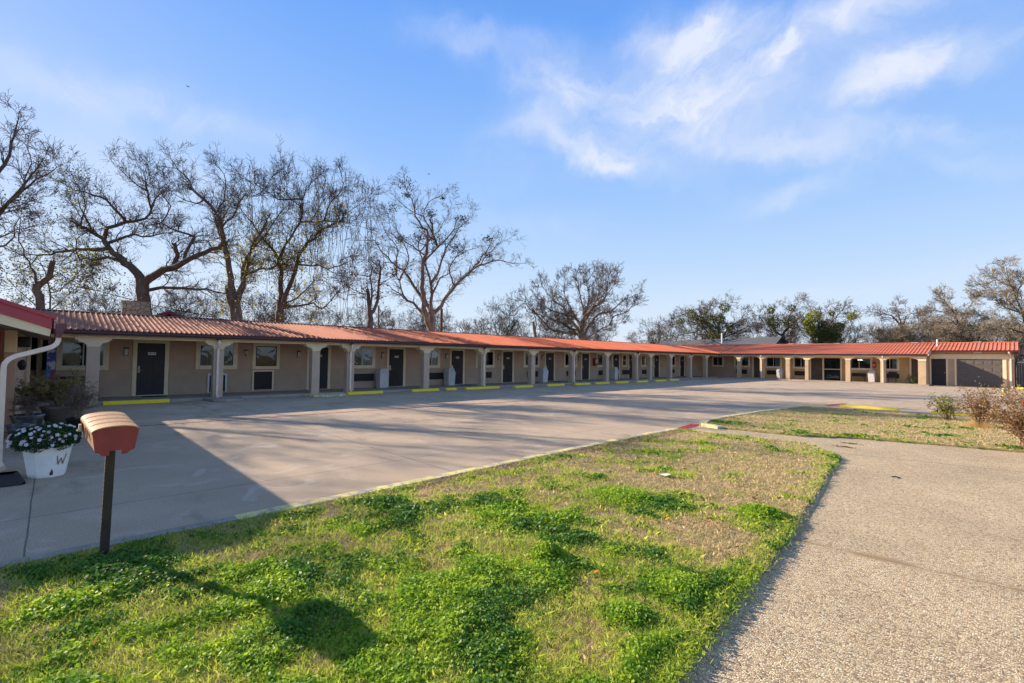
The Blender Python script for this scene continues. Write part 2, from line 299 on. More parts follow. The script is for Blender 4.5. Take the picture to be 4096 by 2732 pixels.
# exposed pebble aggregate
def aggm():
    m = bpy.data.materials.new('pebble_aggregate'); m.use_nodes = True; t = m.node_tree; p = t.nodes['Principled BSDF']
    g = t.nodes.new('ShaderNodeNewGeometry')
    vo = N(t, 'ShaderNodeTexVoronoi', ins={'Scale': 75, 'Randomness': 1.0}); L(t, g.outputs['Position'], vo.inputs['Vector'])
    vo2 = N(t, 'ShaderNodeTexVoronoi', ins={'Scale': 75, 'Randomness': 1.0}); vo2.feature = 'DISTANCE_TO_EDGE'; L(t, g.outputs['Position'], vo2.inputs['Vector'])
    hsv = t.nodes.new('ShaderNodeSeparateColor'); L(t, vo.outputs['Color'], hsv.inputs[0])
    cr = t.nodes.new('ShaderNodeValToRGB'); e = cr.color_ramp.elements
    cols = [(0, (.20, .17, .15)), (.12, (.46, .32, .21)), (.3, (.72, .53, .31)), (.55, (.82, .65, .42)), (.8, (.92, .78, .52)), (1, (.58, .35, .22))]
    e[0].position, e[0].color = 0, cols[0][1] + (1,); e[1].position, e[1].color = 1, cols[-1][1] + (1,)
    for q, cc in cols[1:-1]: n = e.new(q); n.color = cc + (1,)
    L(t, hsv.outputs[0], cr.inputs[0])
    ed = N(t, 'ShaderNodeMapRange', ins={'From Min': 0, 'From Max': .16}); L(t, vo2.outputs['Distance'], ed.inputs['Value'])
    big = N(t, 'ShaderNodeTexNoise', ins={'Scale': .8, 'Detail': 6}); L(t, g.outputs['Position'], big.inputs['Vector'])
    bm = N(t, 'ShaderNodeMapRange', ins={'From Min': .3, 'From Max': .7, 'To Min': .86, 'To Max': 1.1}); L(t, big.outputs['Fac'], bm.inputs['Value'])
    m1 = t.nodes.new('ShaderNodeMixRGB'); L(t, ed.outputs[0], m1.inputs[0]); m1.inputs[1].default_value = (.36, .265, .16, 1); L(t, cr.outputs[0], m1.inputs[2])
    m2 = t.nodes.new('ShaderNodeMixRGB'); m2.blend_type = 'MULTIPLY'; m2.inputs[0].default_value = 1; L(t, m1.outputs[0], m2.inputs[1]); L(t, bm.outputs[0], m2.inputs[2])
    m1 = m2; sp = t.nodes.new('ShaderNodeSeparateXYZ'); L(t, g.outputs['Position'], sp.inputs[0])
    wob = N(t, 'ShaderNodeTexNoise', ins={'Scale': 3, 'Detail': 4}); L(t, g.outputs['Position'], wob.inputs['Vector'])
    def mth(op, a, b=None):
        n = N(t, 'ShaderNodeMath', op=op)
        for i, x in enumerate((a, b)):
            if x is None: continue
            if isinstance(x, (int, float)): n.inputs[i].default_value = x
            else: L(t, x, n.inputs[i])
        return n.outputs[0]
    yy = mth('ADD', mth('SUBTRACT', sp.outputs['Y'], mth('MULTIPLY', sp.outputs['X'], .1)), mth('MULTIPLY', wob.outputs['Fac'], .05))
    l1 = mth('LESS_THAN', mth('ABSOLUTE', mth('SUBTRACT', yy, 5.40)), .009)
    l2 = mth('LESS_THAN', mth('ABSOLUTE', mth('SUBTRACT', mth('ADD', sp.outputs['Y'], mth('MULTIPLY', sp.outputs['X'], -.2)), 11.25)), .018)
    st = N(t, 'ShaderNodeTexNoise', ins={'Scale': 2.3, 'Detail': 3}); L(t, g.outputs['Position'], st.inputs['Vector'])
    sr0 = N(t, 'ShaderNodeMapRange', ins={'From Min': .58, 'From Max': .75, 'To Max': .45}); L(t, st.outputs['Fac'], sr0.inputs['Value'])
    # rusty silt washed along the joint
    sd = N(t, 'ShaderNodeMapRange', ins={'From Min': .10, 'From Max': 0, 'To Max': 1.6}); L(t, mth('ABSOLUTE', mth('SUBTRACT', yy, 5.41)), sd.inputs['Value'])
    sx_ = N(t, 'ShaderNodeTexNoise', ins={'Scale': 1.9, 'Detail': 4}); L(t, g.outputs['Position'], sx_.inputs['Vector'])
    sy_ = N(t, 'ShaderNodeMapRange', ins={'From Min': .45, 'From Max': .62}); L(t, sx_.outputs['Fac'], sy_.inputs['Value'])
    sr = N(t, 'ShaderNodeMath', op='MAXIMUM'); sr.use_clamp = True; L(t, sr0.outputs[0], sr.inputs[0]); L(t, mth('MULTIPLY', sd.outputs[0], sy_.outputs[0]), sr.inputs[1])
    m4 = t.nodes.new('ShaderNodeMixRGB'); L(t, sr.outputs[0], m4.inputs[0]); L(t, m2.outputs[0], m4.inputs[1]); m4.inputs[2].default_value = (.42, .29, .17, 1)
    m3 = t.nodes.new('ShaderNodeMixRGB'); L(t, mth('MULTIPLY', mth('MAXIMUM', l1, l2), .5), m3.inputs[0]); L(t, m4.outputs[0], m3.inputs[1]); m3.inputs[2].default_value = (.20, .12, .055, 1)
    L(t, m3.outputs[0], p.inputs['Base Color']); p.inputs['Roughness'].default_value = .85; p.inputs['Specular IOR Level'].default_value = .25
    b = N(t, 'ShaderNodeBump', ins={'Strength': .9, 'Distance': .006}); L(t, ed.outputs[0], b.inputs['Height']); L(t, b.outputs[0], p.inputs['Normal'])
    return m
agg_m = aggm()

# ---------------------------------------------------------------- ground, lot, path, lawns
def sheet(name, pts, z, m, label=None):
    o = MB().add([(x, y, z) for x, y in pts], [tuple(range(len(pts)))]).build(name, m); o['kind'] = 'structure'
    if label: o['label'] = label
    return o
dirt = mat('dirt_and_dry_grass', (.20, .16, .09), (.13, .12, .05), .3, 1)
sheet('ground', [(-700, -700), (700, -700), (700, 900), (-700, 900)], -.03, dirt, 'dry ground stretching away beyond the parking lot')
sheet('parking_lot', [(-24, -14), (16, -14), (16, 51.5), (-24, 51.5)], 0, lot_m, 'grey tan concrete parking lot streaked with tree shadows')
L1 = [(-5.38, -6), (-5.40, 1.4), (-5.43, 2.9), (-5.50, 5.2), (-5.58, 7.0), (-5.62, 9.6), (-5.6, 10.95), (-4.5, 11.2), (-3.3, 11.3), (-2.8, 11.05), (-2.42, 10.6), (-2.16, 10.0),
      (-2.0, 8.55), (-1.83, 7.4), (-1.69, 6.35), (-1.56, 5.3), (-1.46, 4.48), (-1.4, 3.66), (-1.33, 3.07), (-1.27, 2.44), (-1.15, 1.2), (-1.0, -2), (-0.9, -6)]
L2 = [(-5.05, 12.2), (-5.62, 12.5), (-5.82, 13.2), (-5.85, 14.4), (-5.72, 17), (-5.4, 20.4), (-4.9, 20.75), (-2.4, 20.7), (0.2, 20.4), (6, 19.8), (12, 19.0), (12, 15.5), (4, 14.5), (0.1, 13.7), (-1.2, 13.4), (-2.5, 13.05), (-3.4, 12.4)]
path = MB().prism([(-5.35, -12), (14, -12), (14, 22), (-5.35, 22)], 'z', -.02, .045)
path.add([(-5.35, 10.8, .045), (-5.35, 12.9, .045), (-5.8, 12.9, .005), (-5.8, 10.8, .005)], [(0, 1, 2, 3)])
po = path.build('path', agg_m); tag(po, 'exposed pebble concrete driveway and path', kind='structure')
# the path's far end is covered by the lot level beyond the second lawn
lp = MB().prism(L1, 'z', -.01, .082).build('lawn', soil); tag(lp, 'near lawn of patchy clover and straw coloured grass', kind='structure')
lp = MB().prism(L2, 'z', -.01, .082).build('lawn', soil); tag(lp, 'far strip of dry lawn beyond the path', kind='structure')
def strip(poly, w, z0, z1, off=0):
    mb = MB()
    for a, b in zip(poly, poly[1:]):
        a = Vector(a); b = Vector(b); d = (b - a).normalized(); n = Vector((-d.y, d.x))
        a2 = a + n * w; b2 = b + n * w
        mb.prism([tuple(a + n * off), tuple(b + n * off), tuple(b2 + n * off), tuple(a2 + n * off)], 'z', z0, z1)
    return mb
strip([(x, y) for x, y in L1[:2]], .14, -.01, .10).build('kerb', conc_m)['kind'] = 'structure'
o = strip(L1[1:7], .17, -.01, .103).build('kerb', yellow_w, bevel=.012); o['kind'] = 'structure'; o['label'] = 'worn yellow kerb along the near lawn'
K2 = L2[0:6]
o = strip(K2, .18, -.01, .112).build('kerb', yellow_w, bevel=.012); o['kind'] = 'structure'; o['label'] = 'curved yellow kerb round the far lawn strip'
def paint(name, segs, w, m, z, label):
    mb = MB()
    for a, b in segs:
        a = Vector(a); b = Vector(b); d = (b - a).normalized(); n = Vector((-d.y, d.x)) * w / 2
        mb.add([(*(a - n), z), (*(b - n), z), (*(b + n), z), (*(a + n), z)], [(0, 1, 2, 3)])
    o = mb.build(name, m); o['kind'] = 'structure'; o['label'] = label; return o
def wornpaint(name, c, k=.5, base=(.38, .32, .265)):
    return mat(name, c, base, 7, .9, det=8, lo=k - .05, hi=k + .12)
paint('road_marking', [((-14.45, 0.5), (-14.25, 8.2)), ((-14.25, 8.2), (-12.9, 24.5)), ((-12.9, 24.5), (-12.6, 30)), ((-12.6, 38), (-12.4, 41))], .12, wornpaint('worn_red', (.33, .055, .06), .52), .004,
      'faded red line running along the lot')
paint('road_marking', [((-5.78, 10.9), (-6.05, 12.8)), ((-5.35, 21.6), (-4.98, 24.3))], .24, wornpaint('red_line', (.42, .03, .04), .62), .008, 'red painted line across the mouth of the path')
sl_ = [((-20.8, y), (-15.6, y + .1)) for y in (3.4, 8.7, 11.9, 14.5, 17.6, 21.6, 24.3, 27.0, 29.5, 32.0, 34.9)]
sl_ += [((-5.8, 23.1), (-4.95, 27.4)), ((-3.05, 22.0), (-3.1, 25.2)), ((-.35, 22.1), (-.4, 26))]
paint('road_marking', sl_, .1, wornpaint('worn_yellow', (.55, .45, .10), .47), .004, 'thin worn yellow lines between parking bays')

# ---------------------------------------------------------------- motel
motel = thing('motel_building', (-21, 2, 0), 'long low L-shaped motel with coral metal roof and taupe stucco walls', 'motel')
WX, PX, EX = -23.1, -21.1, -20.6
MB().box(-28, WX, -9, 57, -.02, 2.42).build('wall', stucco_up, motel)
MB().box(-23.1, -4.75, 51, 57, -.02, 2.45).build('wall', stucco_up, motel)
# projecting wainscot with gaps at the doors
doors = [2.33, 8.82, 12.99, 17.1, 21.25, 25.4, 29.55, 33.7, 36.1, 40.3, 45.3]
wind = [(.22, 1.38), (4.35, 5.62), (6.47, 7.33), (10.85, 12.05), (15.25, 16.15), (19.1, 20.4), (23.3, 24.6), (27.5, 28.8), (31.5, 32.9), (35.1, 35.65), (38.1, 39.3), (43, 44.2)]
wb = MB(); y0 = -9.0
for d in doors + [60]:
    y1 = min(d - .14, 51)
    if y1 > y0: wb.box(WX - .02, WX + .035, y0, y1, .08, 1.1)
    y0 = d + .87 + .14
wb.build('wainscot', stucco_low, motel, bevel=.008)
MB().box(-23.2, -4.75, 50.965, 51.02, .08, 1.1).build('wainscot', stucco_low, motel)
def door_x(y, n):      # door in the left wing wall (faces +x)
    fr = MB().box(WX, WX + .045, y - .13, y, .1, 2.24).box(WX, WX + .045, y + .87, y + 1.0, .1, 2.24).box(WX, WX + .045, y, y + .87, 2.115, 2.24)
    dz = MB().box(WX - .01, WX + .012, y, y + .87, .12, 2.115)
    for a, b in ((.12, .38), (.49, .75)):
        for z0, z1 in ((.28, .78), (.93, 1.50), (1.66, 1.86)):
            dz.box(WX + .006, WX + .02, y + a, y + b, z0, z1)
            dz.box(WX + .016, WX + .027, y + a + .035, y + b - .035, z0 + .035, z1 - .035)
    do = dz.build('door', door_m, motel, bevel=.004)
    fr.build('door_frame', cream, do)
    hb = MB().box(WX + .012, WX + .045, y + .03, y + .10, .98, 1.24)
    hb.build('lock_plate', mat('lock_beige', (.55, .45, .3), None, 5, .5) if n == 0 else metal_m, do, bevel=.004)
    MB().tube([(WX + .03, y + .065, 1.06), (WX + .08, y + .065, 1.06), (WX + .085, y + .17, 1.06)], .010, 8).build('handle', metal_m, do, True)
    sg = MB().box(WX + .02, WX + .028, y + .33, y + .58, 1.66, 1.765).build('number_sign', white_m, do)
    gl = MB()
    for k in range(4): gl.box(WX + .026, WX + .030, y + .35 + k * .034, y + .372 + k * .034, 1.70, 1.745)
    gl.build('lettering', red_m, sg)
    MB().lathe([(.0, 1.695), (.022, 1.705), (.026, 1.72), (.02, 1.745), (.0, 1.75)], (WX + .028, y + .535), 8, sx=.15).build('emblem', black_m, sg)
    MB().box(WX, WX + .11, y - .13, y + 1.0, .10, .125).build('threshold', metal_m, do)
for n, y in enumerate(doors): door_x(y, n)
def wave(mb, y0, y1, z0, z1, x, amp=.018, per=.09):
    n = max(4, int((y1 - y0) / per * 6)); a = []
    for i in range(n + 1):
        y = y0 + (y1 - y0) * i / n; a.append((x + amp * math.sin(y / per * 2 * math.pi), y))
    mb.add([(p, q, z0) for p, q in a] + [(p, q, z1) for p, q in a], [(i, i + 1, i + n + 2, i + n + 1) for i in range(n)])
def window_x(y0, y1, z0=1.22, z1=2.1, style='curtain'):
    t = .13
    w = MB().box(WX, WX + .05, y0 - t, y0, z0 - t, z1 + t).box(WX, WX + .05, y1, y1 + t, z0 - t, z1 + t)
    w.box(WX, WX + .05, y0, y1, z1, z1 + t).box(WX, WX + .06, y0, y1, z0 - t, z0)
    wo_ = w.build('window', cream, motel, bevel=.006)
    f = MB(); s = .035
    f.box(WX + .02, WX + .055, y0, y0 + s, z0, z1).box(WX + .02, WX + .055, y1 - s, y1, z0, z1).box(WX + .02, WX + .055, y0 + s, y1 - s, z1 - s, z1).box(WX + .02, WX + .055, y0 + s, y1 - s, z0, z0 + s)
    m_ = (y0 + y1) / 2
    if style == 'hung': f.box(WX + .02, WX + .057, y0 + s, y1 - s, (z0 + z1) / 2 - .02, (z0 + z1) / 2 + .02)
    elif style != 'fixed': f.box(WX + .02, WX + .057, m_ - .02, m_ + .02, z0 + s, z1 - s)
    f.build('frame', white_m if style != 'fixed' else door_m, wo_)
    MB().box(WX + .002, WX + .006, y0, y1, z0, z1).build('interior', room_m, wo_)
    MB().box(WX + .036, WX + .040, y0 + s, y1 - s, z0 + s, z1 - s).build('pane', glass, wo_)
    c = MB()
    if style == 'curtain': wave(c, m_, y1 - .03, z0 + .02, z1 - .02, WX + .022, .008); 
    if style == 'dark': wave(c, y0 + .03, m_ + .1, z0 + .02, z1 - .02, WX + .022, .008)
    if c.v: c.build('curtain', curtain_m if style == 'curtain' else curtain_d, wo_)
styles = ['plain', 'dark', 'fixed', 'curtain', 'curtain', 'dark', 'curtain', 'dark', 'dark', 'hung', 'curtain', 'dark']
for (a, b), s in zip(wind, styles): window_x(a, b, style=s)
def ac_x(y0, y1, z0=.45, z1=.82, frame=None):
    m = MB().box(WX + .03, WX + .09, y0, y1, z0, z1)
    for k in range(int((z1 - z0) / .035)): m.box(WX + .088, WX + .098, y0 + .02, y1 - .02, z0 + .012 + k * .035, z0 + .03 + k * .035)
    o = m.build('wall_unit', ac_m, motel)
    if frame: MB().box(WX + .03, WX + .10, y0 - .06, y0, z0 - .05, z1 + .06).box(WX + .03, WX + .10, y1, y1 + .06, z0 - .05, z1 + .06).box(WX + .03, WX + .10, y0, y1, z1, z1 + .06).build('frame', frame, o)
    if z0 < .5 and z0 > .3:
        for yy in (y0 + .1, y1 - .1): MB().tube([(WX + .07, yy, .1), (WX + .07, yy, z0)], .012, 6).build('bracket', white_m, o)
ac_x(-.1, .95, .5, .87); ac_x(4.72, 5.3, .17, .85, white_m); ac_x(6.4, 7.15, .2, .98, cream); ac_x(10.95, 12.1)
for y in (15.45, 19.2, 23.5, 27.7, 31.7, 35.05, 38.2, 43): ac_x(y, y + 1.05)
for y in (2.0, 8.3, 12.6, 16.75, 20.9, 25.05, 29.2, 33.35, 40.0):
    o = MB().box(WX, WX + .10, y - .075, y + .075, 1.9, 1.93).box(WX, WX + .03, y - .07, y + .07, 1.62, 1.9).build('wall_lamp', black_m, motel)
    MB().box(WX + .03, WX + .085, y - .055, y + .055, 1.64, 1.88).build('glass', lampglass, o, bevel=.01)
# lantern with a curved arm beside the big window
o = MB().tube([(WX, 6.05, 1.72), (WX + .1, 6.05, 1.66), (WX + .16, 6.05, 1.75)], .012, 6).box(WX + .10, WX + .22, 5.99, 6.11, 1.88, 1.93).build('wall_lamp', black_m, motel)
MB().lathe([(.03, 1.74), (.055, 1.8), (.05, 1.88)], (WX + .16, 6.05), 8).build('glass', lampglass, o)
# ---- posts
capw, caph = .46, .34
prof = [(-.17, 0), (-.175, .04), (-.20, .085), (-.25, .125), (-.31, .145), (-.36, .15), (-.38, .17), (-.40, .21), (-.46, .22), (-.46, .36)]
def post_x(y, ds=False):
    p = MB().box(PX - .17, PX + .17, y - .17, y + .17, .08, 1.935).build('post', post_m, motel, bevel=.01)
    full = [(y + a, 1.925 + b) for a, b in prof] + [(y - a, 1.925 + b) for a, b in prof[::-1]]
    MB().prism(full, 'x', PX - .19, PX + .19).build('capital', cream, p)
    if ds:
        q = MB().box(PX + .26, PX + .36, y - .10, y + .02, 2.2, 2.36)
        o = q.build('downspout_outlet', gutter_m, motel)
        yy = y - .04
        pts = [(PX + .36, yy, 2.25), (PX + .36, yy, 2.14), (PX + .30, yy, 2.02), (PX + .225, yy, 1.92), (PX + .225, yy, 1.80), (PX + .225, yy, .25), (PX + .245, yy, .16), (PX + .36, yy, .12)]
        MB().tube(pts, .055, 4).build('downspout', downs_m, o)
posts = [(0.97, 0), (4.58, 1), (8.27, 0), (9.85, 1), (13.95, 0), (17.8, 1), (21.9, 0), (25.9, 1), (29.9, 0), (33.9, 1), (36.1, 0), (39.5, 0), (43.2, 1), (46.6, 0)]
for y, d in posts: post_x(y, d)
# beam, soffit, gutter
MB().box(PX - .14, PX + .14, -9, 49.2, 2.20, 2.33).build('beam', cream, motel)
MB().box(PX - .14, -4.75, 49.2, 49.5, 2.20, 2.33).build('beam', cream, motel)
sof = mat('soffit_brown', (.30, .22, .16), None, 2, .9)
MB().add([(WX, -9, 2.36), (EX, -9, 2.36), (EX, 48.95, 2.36), (-4.62, 48.95, 2.36), (-4.62, 51, 2.36), (WX, 51, 2.36)], [(0, 1, 2, 5), (2, 3, 4, 5)]).build('soffit', sof, motel)
gp = [(0, 0), (.05, 0), (.075, .035), (.075, .075), (.105, .085), (.115, .12), (0, .12)]
MB().prism([(EX - .02 + a, 2.335 + b) for a, b in gp], 'y', -9, 48.93).build('gutter', gutter_m, motel)
MB().prism([(48.93 - a, 2.335 + b) for a, b in gp], 'x', -20.55, -4.6).build('gutter', gutter_m, motel)
MB().box(EX - .05, EX - .022, -9, 48.9, 2.30, 2.45).build('fascia', mat('fascia_brown', (.16, .09, .08), None, 3, .7), motel)
# ribbed roofs
def ribbed(u0, u1, per, P):
    vs = []; fs = []; h = .038
    prof_ = [(0, 0), (.62 * per, 0), (.72 * per, h), (.88 * per, h)]
    n = int((u1 - u0) / per)
    for i in range(n):
        for du, z in prof_:
            u = u0 + i * per + du; a, b = P(u); vs += [(a[0], a[1], a[2] + z), (b[0], b[1], b[2] + z)]
    fs = [(i * 2, i * 2 + 2, i * 2 + 3, i * 2 + 1) for i in range(len(vs) // 2 - 1)]
    return MB().add(vs, fs)
def PL(y):
    if y <= 48.9: return ((-20.52, y, 2.455), (-24.5, y, 3.25))
    t = y - 48.9; return ((-20.52 - t * 1.02, y, 2.455 + t * .2037), (-24.5, y, 3.25))
rl = ribbed(-9, 52.8, .152, PL).build('roof', roof_m, motel)
MB().add([(-24.5, -9, 3.25), (-24.5, 56, 3.25), (-28.6, 56, 2.42), (-28.6, -9, 2.42)], [(0, 1, 2, 3)]).build('roof', roof_m, motel)
dark_ridge = mat('ridge_dark', (.10, .05, .045), None, 3, .6)
MB().prism([(-24.62, 3.235), (-24.5, 3.275), (-24.38, 3.245), (-24.38, 3.27), (-24.5, 3.30), (-24.62, 3.26)], 'y', -9, 52.5).build('ridge_cap', dark_ridge, motel)
def PR(x):
    top = (x, 53.9, 3.47)
    if x < -24.5: return ((x, 52.8, 3.25), top)
    if x < -20.6: return ((x, 48.85 + (-20.6 - x), 2.46 + (-20.6 - x) * .2), top)
    if x < -4.6: return ((x, 48.85, 2.46), top)
    return ((x, 50.5, 2.79), top)
ribbed(-30, -20.6, .2286, PR).build('roof', roof_m, motel)
ribbed(-20.6, -4.55, .2286, PR).build('roof', roof_m, motel)
ribbed(-4.57, .28, .2286, PR).build('roof', roof_m, motel)
MB().add([(-30, 53.9, 3.47), (.22, 53.9, 3.47), (.22, 57.6, 2.7), (-30, 57.6, 2.7)], [(0, 1, 2, 3)]).build('roof', roof_m, motel)
coral = mat('ridge_coral', (.58, .16, .08), None, 3, .5)
MB().prism([(53.78, 3.46), (53.9, 3.53), (54.02, 3.46), (53.9, 3.50)], 'x', -30, .25).build('ridge_cap', coral, motel)
for x in (-19.6, -15.8, -11.9, -9.5, -6.2, -2.3): MB().box(x, x + .5, 53.82, 53.95, 3.52, 3.55).build('ridge_vent', white_m, motel)
# rake trim at the step to the garage and the far right end
MB().prism([(48.8, 2.33), (50.55, 2.68), (50.55, 2.80), (48.8, 2.45)], 'x', -4.62, -4.56).build('rake_board', mat('rake_pale', (.6, .56, .5), None, 3, .8), motel)
MB().prism([(50.45, 2.64), (53.9, 3.33), (57.5, 2.6), (57.5, 2.72), (53.9, 3.475), (50.45, 2.79)], 'x', .22, .26).build('rake_board', mat('rake_coral', (.5, .12, .09), None, 3, .6), motel)
# right wing posts
def post_y(x, w=.17, ds=False, half=False, m=tan_post):
    p = MB().box(x - w, x + w, 49.15, 49.49, .08, 1.935).build('post', m, motel, bevel=.01)
    k = w / .17
    full = [(x + a * (1 if k == 1 else 1.25), 1.925 + b) for a, b in prof]
    full += ([(x + w, 2.285), (x + w, 1.925)] if half else [(x - a * (1 if k == 1 else 1.25), 1.925 + b) for a, b in prof[::-1]])
    MB().prism(full, 'y', 49.12, 49.52).build('capital', cream, p)
    if ds:
        MB().tube([(x, 48.93, 2.3), (x, 48.93, 2.2), (x, 49.06, 2.0), (x, 49.09, 1.9), (x, 49.09, .15)], .055, 4).build('downspout', downs_m, p)
for x, w, ds, hf in ((-18.9, .17, 0, 0), (-16.75, .17, 1, 0), (-14.5, .17, 0, 0), (-12.95, .14, 0, 0), (-9.85, .17, 0, 0), (-7.45, .17, 1, 0), (-5.0, .24, 0, 1)): post_y(x, w, ds, hf)
def window_y(x0, x1, z0=1.22, z1=2.1, Y=51, style='curtain', par=None):
    t = .13
    w = MB().box(x0 - t, x0, Y - .05, Y, z0 - t, z1 + t).box(x1, x1 + t, Y - .05, Y, z0 - t, z1 + t).box(x0, x1, Y - .05, Y, z1, z1 + t).box(x0, x1, Y - .06, Y, z0 - t, z0)
    wo_ = w.build('window', cream, motel, bevel=.006); s = .035; f = MB(); mm = (x0 + x1) / 2
    f.box(x0, x0 + s, Y - .055, Y - .02, z0, z1).box(x1 - s, x1, Y - .055, Y - .02, z0, z1).box(x0 + s, x1 - s, Y - .055, Y - .02, z1 - s, z1).box(x0 + s, x1 - s, Y - .055, Y - .02, z0, z0 + s)
    f.box(mm - .02, mm + .02, Y - .057, Y - .02, z0 + s, z1 - s).build('frame', white_m, wo_)
    MB().box(x0, x1, Y - .006, Y - .002, z0, z1).build('interior', room_m, wo_)
    MB().box(x0 + s, x1 - s, Y - .040, Y - .036, z0 + s, z1 - s).build('pane', glass, wo_)
    c = MB(); n = 30
    if style == 'curtain':
        xs = [mm + .15 + (x1 - mm - .18) * i / n for i in range(n + 1)]
        c.add([(x, Y - .022 + .008 * math.sin(x * 60), z0 + .02) for x in xs] + [(x, Y - .022 + .008 * math.sin(x * 60), z1 - .02) for x in xs], [(i, i + 1, i + n + 2, i + n + 1) for i in range(n)])
        c.build('curtain', curtain_m, wo_)
    if style == 'tied':
        c.add([(x1 - .7, Y - .02, z1 - .03), (x1 - .03, Y - .02, z1 - .03), (x1 - .05, Y - .02, z0 + .45), (x1 - .25, Y - .02, z0 + .4)], [(0, 1, 2, 3)]).build('curtain', curtain_m, wo_)
        e = mat('tube_light', (.9, .9, .9)); e.node_tree.nodes['Principled BSDF'].inputs['Emission Color'].default_value = (1, 1, .95, 1); e.node_tree.nodes['Principled BSDF'].inputs['Emission Strength'].default_value = 1.5
        MB().box(x0 + .72, x0 + 1.1, Y - .018, Y - .01, z1 - .18, z1 - .08).build('tube_lamp', e, wo_)
# right wing wall panels, the sunlight's warm gold put into their colour
MB().box(-17.6, -4.8, 50.955, 50.99, 1.1, 2.36).box(-17.6, -4.8, 50.94, 50.965, .08, 1.1).build('wall_panel', sunlit_wall, motel)
for a, b, st in ((-22.2, -21.2, 'dark'), (-19.9, -18.6, 'tied'), (-16.9, -15.65, 'curtain'), (-14.45, -13.3, 'curtain'), (-10.2, -8.55, 'tied'), (-7.75, -6.75, 'curtain'), (-6.95, -6.0, 'dark')):
    if a == -6.95: continue
    window_y(a, b, Y=50.95, style=st)
def door_y(x, m=door_m, w=.87, h=2.0, Y=51, z=.1, frame=True):
    dz = MB().box(x, x + w, Y - .03, Y + .01, z, z + h)
    for a, b in ((.13 * w / .87, .38 * w / .87), (.49 * w / .87, .75 * w / .87)):
        for z0, z1 in ((.18, .68), (.83, 1.4), (1.55, 1.75)): dz.box(x + a, x + b, Y - .045, Y - .025, z + z0, z + z1)
    o = dz.build('door', m, motel, bevel=.004)
    if frame: MB().box(x - .12, x, Y - .06, Y, z, z + h + .12).box(x + w, x + w + .12, Y - .06, Y, z, z + h + .12).box(x, x + w, Y - .06, Y, z + h, z + h + .12).build('door_frame', cream, o)
    MB().tube([(x + w - .08, Y - .03, z + 1), (x + w - .08, Y - .09, z + 1), (x + w - .18, Y - .09, z + 1)], .012, 6).build('handle', metal_m, o)
    return o
door_y(-18.1, door_br, Y=50.94); door_y(-13.05, door_br, .9, Y=50.94); door_y(-5.85, door_br, .85, Y=50.94)
# glazed lobby opening with arched bays
lob = MB().box(-12.0, -10.75, 50.85, 50.93, .12, 2.15).build('shop_window', room_m, motel)
MB().box(-11.9, -11.32, 50.83, 50.84, 1.15, 2.05).box(-11.28, -10.85, 50.83, 50.84, 1.15, 2.05).box(-11.9, -10.85, 50.83, 50.84, .3, 1.05).build('pane', glass, lob)
MB().box(-12.1, -12.0, 50.8, 50.94, .1, 2.2).box(-10.75, -10.62, 50.8, 50.94, .1, 2.2).box(-12.0, -10.75, 50.8, 50.86, 1.07, 1.13).box(-12.0, -10.75, 50.8, 50.86, 2.1, 2.2).build('frame', cream, lob)
def ac_y(x0, x1, z0=.45, z1=.85):
    m = MB().box(x0, x1, 50.84, 50.93, z0, z1)
    for k in range(int((z1 - z0) / .035)): m.box(x0 + .02, x1 - .02, 50.83, 50.845, z0 + .012 + k * .035, z0 + .03 + k * .035)
    m.build('wall_unit', ac_m, motel)
for a in (-19.8, -16.85, -14.4, -7.7): ac_y(a, a + 1.05)
# garage
MB().box(-4.75, .0, 51.02, 57, -.02, 2.86).build('wall', stucco_up, motel)
MB().box(-4.72, .0, 50.97, 51.02, 2.13, 2.5).box(-4.72, -4.62, 50.97, 51.02, .02, 2.13).box(-3.74, -3.62, 50.97, 51.02, .02, 2.13).box(-3.25, -3.13, 50.97, 51.02, .02, 2.13).box(-.62, -.42, 50.97, 51.02, .02, 2.13).build('garage_trim', cream, motel)
MB().prism([(50.5 - a, 2.67 + b) for a, b in gp], 'x', -4.55, .24).build('gutter', mat('gutter_red', (.22, .045, .05), None, 3, .4), motel)
MB().add([(-4.6, 50.45, 2.70), (.24, 50.45, 2.70), (.24, 51.02, 2.74), (-4.6, 51.02, 2.74)], [(3, 2, 1, 0)]).build('soffit', sof, motel)
do = MB().box(-4.62, -3.74, 51.0, 51.03, .03, 2.13)
for a, b in ((.11, .38), (.5, .77)):
    for z0, z1 in ((.2, .75), (.9, 1.5), (1.65, 1.9)): do.box(-4.62 + a, -4.62 + b, 50.985, 51.005, z0, z1)
do = do.build('door', door_m, motel)
MB().lathe([(.0, 1.0), (.03, 1.01), (.03, 1.06), (.0, 1.07)], (-3.82, 50.96), 10).build('handle', metal_m, do)
gd = MB(); gdoor_m = mat('garage_taupe', (.14, .115, .10), (.12, .10, .085), 3, .6)
for r in range(4):
    z0 = .03 + r * .525; gd.box(-3.13, -.62, 51.0, 51.03, z0, z0 + .515)
    for c in range(5):
        x0 = -3.08 + c * .495
        gd.box(x0 + .05, x0 + .44, 50.988, 51.004, z0 + .1, z0 + .42)
        gd.box(x0 + .085, x0 + .405, 50.98, 50.992, z0 + .135, z0 + .385)
gd = gd.build('garage_door', gdoor_m, motel, bevel=.004)
MB().box(-1.95, -1.85, 50.95, 50.99, .75, .80).build('handle', metal_m, gd)
MB().box(-2.15, -1.7, 50.86, 51.0, 2.60, 2.72).build('light_fitting', white_m, motel, bevel=.02)
MB().tube([(-.28, 50.42, 2.68), (-.28, 50.42, 2.6), (-.2, 50.9, 2.45), (-.2, 50.94, 2.3), (-.2, 50.94, .2), (-.2, 50.9, .12), (-.1, 50.75, .06)], .06, 4).build('downspout', downs_m, motel)
